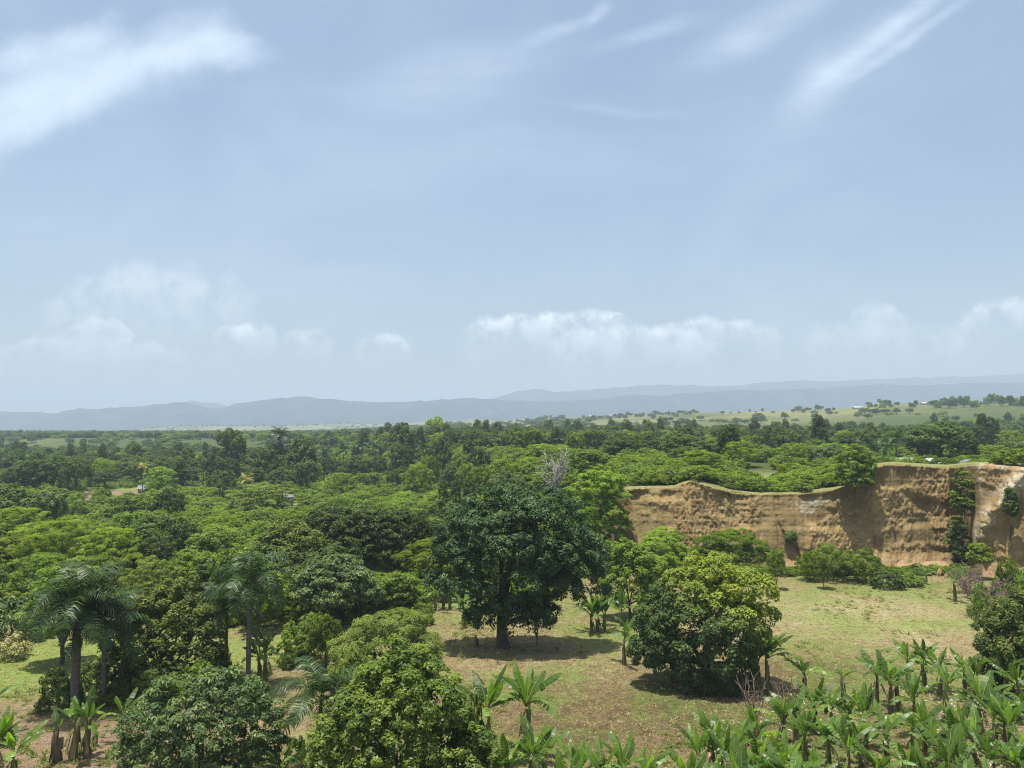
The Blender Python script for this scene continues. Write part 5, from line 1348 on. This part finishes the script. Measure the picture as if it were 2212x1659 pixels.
# ------------------------------------------------------------------ the rest of the wood and its undergrowth as masses (geometry nodes on real points)
def scatter(name, label, pts, scl, rot, kindidx, srcs):
    """one object of kind stuff: instances of ready crowns (and trunks) on scattered points"""
    me = mesh_np(name, pts, np.zeros((0, 3), np.int32), []) if 0 else bpy.data.meshes.new(name)
    me.vertices.add(len(pts)); me.vertices.foreach_set('co', np.asarray(pts, np.float32).ravel())
    for k, v, t in (('sx', scl[:, 0], 'FLOAT'), ('sz', scl[:, 1], 'FLOAT'), ('rz', rot, 'FLOAT')):
        a = me.attributes.new(k, t, 'POINT'); a.data.foreach_set('value', np.asarray(v, np.float32))
    a = me.attributes.new('pick', 'INT', 'POINT'); a.data.foreach_set('value', np.asarray(kindidx, np.int32))
    o = link(name, me)
    ng = bpy.data.node_groups.new(name + '_nodes', 'GeometryNodeTree')
    ng.interface.new_socket('Geometry', in_out='INPUT', socket_type='NodeSocketGeometry')
    ng.interface.new_socket('Geometry', in_out='OUTPUT', socket_type='NodeSocketGeometry')
    G = NT(ng)
    gi = G.n('NodeGroupInput'); go = G.n('NodeGroupOutput')
    join = G.n('GeometryNodeJoinGeometry')
    for objs in reversed(srcs):
        j2 = G.n('GeometryNodeJoinGeometry')
        for ob in reversed(objs):
            oi = G.n('GeometryNodeObjectInfo', transform_space='ORIGINAL'); oi.inputs['Object'].default_value = ob; oi.inputs['As Instance'].default_value = False
            ng.links.new(oi.outputs['Geometry'], j2.inputs[0])
        g2 = G.n('GeometryNodeGeometryToInstance'); ng.links.new(j2.outputs[0], g2.inputs[0])
        ng.links.new(g2.outputs[0], join.inputs[0])
    def attr(nm, t):
        nd = G.n('GeometryNodeInputNamedAttribute', data_type=t); nd.inputs['Name'].default_value = nm
        return nd.outputs[0]
    sx = attr('sx', 'FLOAT')
    sc = G.n('ShaderNodeCombineXYZ', {0: sx, 1: sx, 2: attr('sz', 'FLOAT')})
    ro = G.n('ShaderNodeCombineXYZ', {2: attr('rz', 'FLOAT')})
    e2r = G.n('FunctionNodeEulerToRotation', {0: ro.outputs[0]})
    iop = G.n('GeometryNodeInstanceOnPoints')
    ng.links.new(gi.outputs[0], iop.inputs['Points'])
    ng.links.new(join.outputs[0], iop.inputs['Instance'])
    iop.inputs['Pick Instance'].default_value = True
    ng.links.new(attr('pick', 'INT'), iop.inputs['Instance Index'])
    ng.links.new(e2r.outputs[0], iop.inputs['Rotation'])
    ng.links.new(sc.outputs[0], iop.inputs['Scale'])
    ng.links.new(iop.outputs[0], go.inputs[0])
    md = o.modifiers.new('scatter', 'NODES'); md.node_group = ng
    return tag(o, label, kind='stuff')
# sources: a crown and trunk that already stand in the scene, one of each kind and variant
SRC = {}
for o in list(COL.objects):
    if o.name.startswith('crown') and o.parent is not None:
        for k, vs in PROTO.items():
            for i, v_ in enumerate(vs):
                if o.data == v_[0] and (k, i) not in SRC and o.material_slots[0].link == 'DATA':
                    tr = [c for c in o.parent.children if c.name.startswith('trunk')][0]
                    SRC[(k, i)] = (o, tr)
SK = [k for k in SRC if k[0] in ('dome', 'leafy', 'feather', 'spread', 'bush', 'fbush', 'tall')]
def pick_of(kind, r):
    idx = [i for i, k in enumerate(SK) if k[0] == kind]
    return int(r.choice(idx)) if idx else 0
def scatter_mass(name, label, gen, n, seed):
    r = np.random.default_rng(seed)
    P, S, Rz, K = [], [], [], []
    tr = 0
    while len(P) < n and tr < n * 30:
        tr += 1
        res = gen(r)
        if res is None:
            continue
        kind, x, y, w, h = res
        i = pick_of(kind, r)
        _, _, W0, H0 = PROTO[SK[i][0]][SK[i][1]]
        P.append((x, y, float(terrain(x, y)) - .1)); S.append((w / W0, h / H0)); Rz.append(r.uniform(0, 6.283)); K.append(i)
    return scatter(name, label, np.array(P), np.array(S), np.array(Rz), K, [SRC[k] for k in SK])
def gen_far(r):
    y = 330 * (1050 / 330) ** (r.random() ** .9)
    u = r.uniform(-330, 2540)
    x = (u - 1106) / F * y
    cd = float(table(CREST_D, u))
    # the wood thins out towards the ridge and on the plain
    dens = 1.0
    if u > 1000:
        lim = np.interp(u, [1000, 1300, 1500, 1800, 2000, 2212, 2500], [600, 590, 520, 480, 500, 560, 640])
        if y > lim:
            dens = .02 + .98 * max(0, 1 - (y - lim) / 60)
            if fbm(x * .012, y * .012, 61, 3) > .62: dens = max(dens, .22)
    elif y > 480:
        dens = .25 + .6 * (fbm(x * .006, y * .006, 62, 3) > .5)
    if y < 400:
        dens = .5
    if r.random() > dens: return None
    kind = r.choice(['dome', 'leafy', 'feather', 'spread', 'tall', 'bush'], p=[.30, .27, .16, .12, .05, .10])
    w = {'dome': 9, 'leafy': 8.5, 'feather': 10, 'spread': 11, 'bush': 6, 'tall': 7.5}[kind] * r.uniform(.7, 1.25)
    h = {'dome': 9.5, 'leafy': 8, 'feather': 7.5, 'spread': 9, 'bush': 3, 'tall': 13}[kind] * r.uniform(.7, 1.2)
    if y > 650: h *= .75
    return kind, x, y, w, h
scatter_mass('far_woodland', 'far wood stretching from the middle distance to the ridge and plain', gen_far, 3600, 71)
def gen_plain(r):
    y = 900 * (5400 / 900) ** r.random()
    u = r.uniform(-500, 2500)
    x = (u - 1106) / F * y
    if u > 880 and y > float(table(CREST_D, u)) * .93: return None
    f = fbm(x * .003, y * .003, 63, 4)
    if y > 2400 and r.random() < .55: return None
    if u > 1000:
        if r.random() > (.02 if f < .54 else .16): return None
    elif r.random() > (.45 if f < .42 else .97): return None
    kind = r.choice(['dome', 'leafy', 'spread', 'bush'], p=[.4, .2, .15, .25])
    w = {'dome': 10, 'leafy': 10, 'spread': 13, 'bush': 9}[kind] * r.uniform(.7, 1.5)
    h = {'dome': 8, 'leafy': 7, 'spread': 7, 'bush': 3.5}[kind] * r.uniform(.6, 1.2)
    return kind, x, y, w, h
scatter_mass('plain_trees', 'hazy scattered trees and hedges over the far plain', gen_plain, 8000, 72)
def gen_under(r):
    y = 86 * (430 / 86) ** (r.random() ** .8)
    u = r.uniform(-200, 2400)
    k_ = r.random()
    if k_ > .93: u, y = r.uniform(1600, 2290), r.uniform(108, 120)
    if k_ < .22: u, y = r.uniform(820, 1260), r.uniform(180, 340)
    x = (u - 1106) / F * y
    d = y - float(edge_y(u))
    if y > 150 and in_clearing(x, y, u) and r.random() > .3: return None
    if abs(d) < 3.5 and u > 1250: return None
    if d < 0 and u > 925 and y < (100 if u < 1180 else 116): return None
    if d < 0 and u > 1590:
        if y < 109 or y > 120 or d > -3.8 or u > 2300: return None
        w = r.uniform(1.6, 3.6)
        return r.choice(['bush', 'fbush']), x, y, w, w * r.uniform(.22, .42)
    if 183 < u < 322 and 242 < y < 288: return None
    if u > 1850 and 126 < y < 178: return None
    if 1615 < u < 1680 and 150 < y < 212: return None
    kind = r.choice(['bush', 'fbush'], p=[.6, .4])
    w = r.uniform(2.5, 6.5) * (1 + .25 * (y > 170)); h = w * r.uniform(.3, .5)
    return kind, x, y, w, h
scatter_mass('undergrowth', 'shrubby undergrowth filling the floor of the wood', gen_under, 5600, 73)

# ------------------------------------------------------------------ grass and litter on the open ground
def blades(name, label, n, seed, mat, hgt, wid, xr, yr, accept, per=4):
    r = np.random.default_rng(seed)
    y = yr[0] + (yr[1] - yr[0]) * r.random(n) ** 1.3
    x = (r.uniform(xr[0], xr[1], n) - 1106) / F * y
    ok = accept(x, y, r)
    x, y = x[ok], y[ok]
    z = terrain(x, y)
    k = len(x)
    cx = np.repeat(x, per) + r.normal(0, .10, k * per); cy_ = np.repeat(y, per) + r.normal(0, .10, k * per); cz = np.repeat(z, per)
    a = r.uniform(0, 6.283, k * per); h = hgt * r.uniform(.5, 1.4, k * per); w = wid * r.uniform(.6, 1.3, k * per)
    lean = r.normal(0, 1.0, (k * per, 2))
    base = np.stack([cx, cy_, cz - .02], 1)
    off = np.stack([np.cos(a) * w, np.sin(a) * w, 0 * w], 1)
    tip = base + np.stack([lean[:, 0] * h, lean[:, 1] * h, h], 1)
    V = np.stack([base - off, base + off, tip], 1).reshape(-1, 3)
    tint = np.repeat(np.repeat(r.random(k), per) * .6 + r.random(k * per) * .4, 3)
    o = link(name, mesh_np(name, V, np.arange(len(V)).reshape(-1, 3), [M[mat]], {'tint': tint}))
    return tag(o, label, kind='stuff')
M['grass'] = leafmat('field_grass', [(0, (.13, .16, .045)), (.5, (.20, .225, .07)), (1, (.29, .30, .11))], .5, .7, 0, .15, 0)
M['stubble'] = leafmat('dry_stubble', [(0, (.22, .155, .08)), (.5, (.36, .28, .155)), (1, (.52, .44, .28))], .4, .8, 0, .1, 0)
def acc_field(x, y, r):
    u = bearing_u(x, y)
    m_ = fbm(x * .07, y * .07, 101, 4)
    return (r.random(len(x)) < sstep(m_, .40, .62)) & ((y < 92) | ((u > 1180) & (y < 121))) & ~((x < -15) & (y < 60))
blades('grass', 'short green grass tufts over the field', 26000, 81, 'grass', .10, .06, (-100, 2300), (40, 122), acc_field)
def acc_weed(x, y, r):
    u = bearing_u(x, y)
    return ((y < 92) | ((u > 1180) & (y < 121))) & (fbm(x * .16, y * .16, 121, 3) > .60)
blades('weeds', 'taller green weeds in patches on the field', 7000, 84, 'grass', .34, .07, (-100, 2300), (40, 122), acc_weed, 9)
def acc_stub(x, y, r):
    u = bearing_u(x, y)
    return ((y < 92) | ((u > 1180) & (y < 121))) & ~((x < -13) & (y < 63) & (r.random(len(x)) < .75))
blades('stubble', 'dry straw and stubble lying on the field', 40000, 82, 'stubble', .13, .06, (-100, 2300), (40, 122), acc_stub)
def litter():
    r = np.random.default_rng(83)
    n = 2600
    y = r.uniform(44, 66, n); u = r.uniform(1450, 2300, n)
    x = (u - 1106) / F * y
    keep = fbm(x * .25, y * .25, 111, 3) > .5
    x, y = x[keep], y[keep]
    P = np.stack([x, y, terrain(x, y) + .06], 1)
    Nn = rand_dirs(len(x), r) * .5 + np.array([0, 0, 1.0])
    V, Fq, t = leaf_quads(P, Nn, r, .30, .10, 0, r.random(len(x)))
    tag(link('leaf_litter', mesh_np('leaf_litter', V, Fq, [M['litter']], {'tint': t})), 'pale dry banana leaf litter on the plot soil', kind='stuff')
M['litter'] = leafmat('pale_litter', [(0, (.28, .21, .14)), (.5, (.46, .39, .29)), (1, (.58, .52, .42))], .1, .8, 0, .1, 0)
litter()

# ------------------------------------------------------------------ haze
def haze():
    X, Y0, Y1, Z0, Z1 = 17000, -60, 15800, -60, 760
    g = Geo(); g.box((-X, Y0, Z0), (X, Y1, Z1))
    m, N = newmat('haze_air')
    v = N.n('ShaderNodeVolumePrincipled', {'Color': (.69, .855, .98, 1), 'Density': 1.95e-4, 'Anisotropy': 0.0})
    N.t.links.new(v.outputs[0], N.n('ShaderNodeOutputMaterial').inputs['Volume'])
    tag(link('haze', g.mesh('haze', m)), 'pale haze over the whole landscape', kind='stuff')
haze()
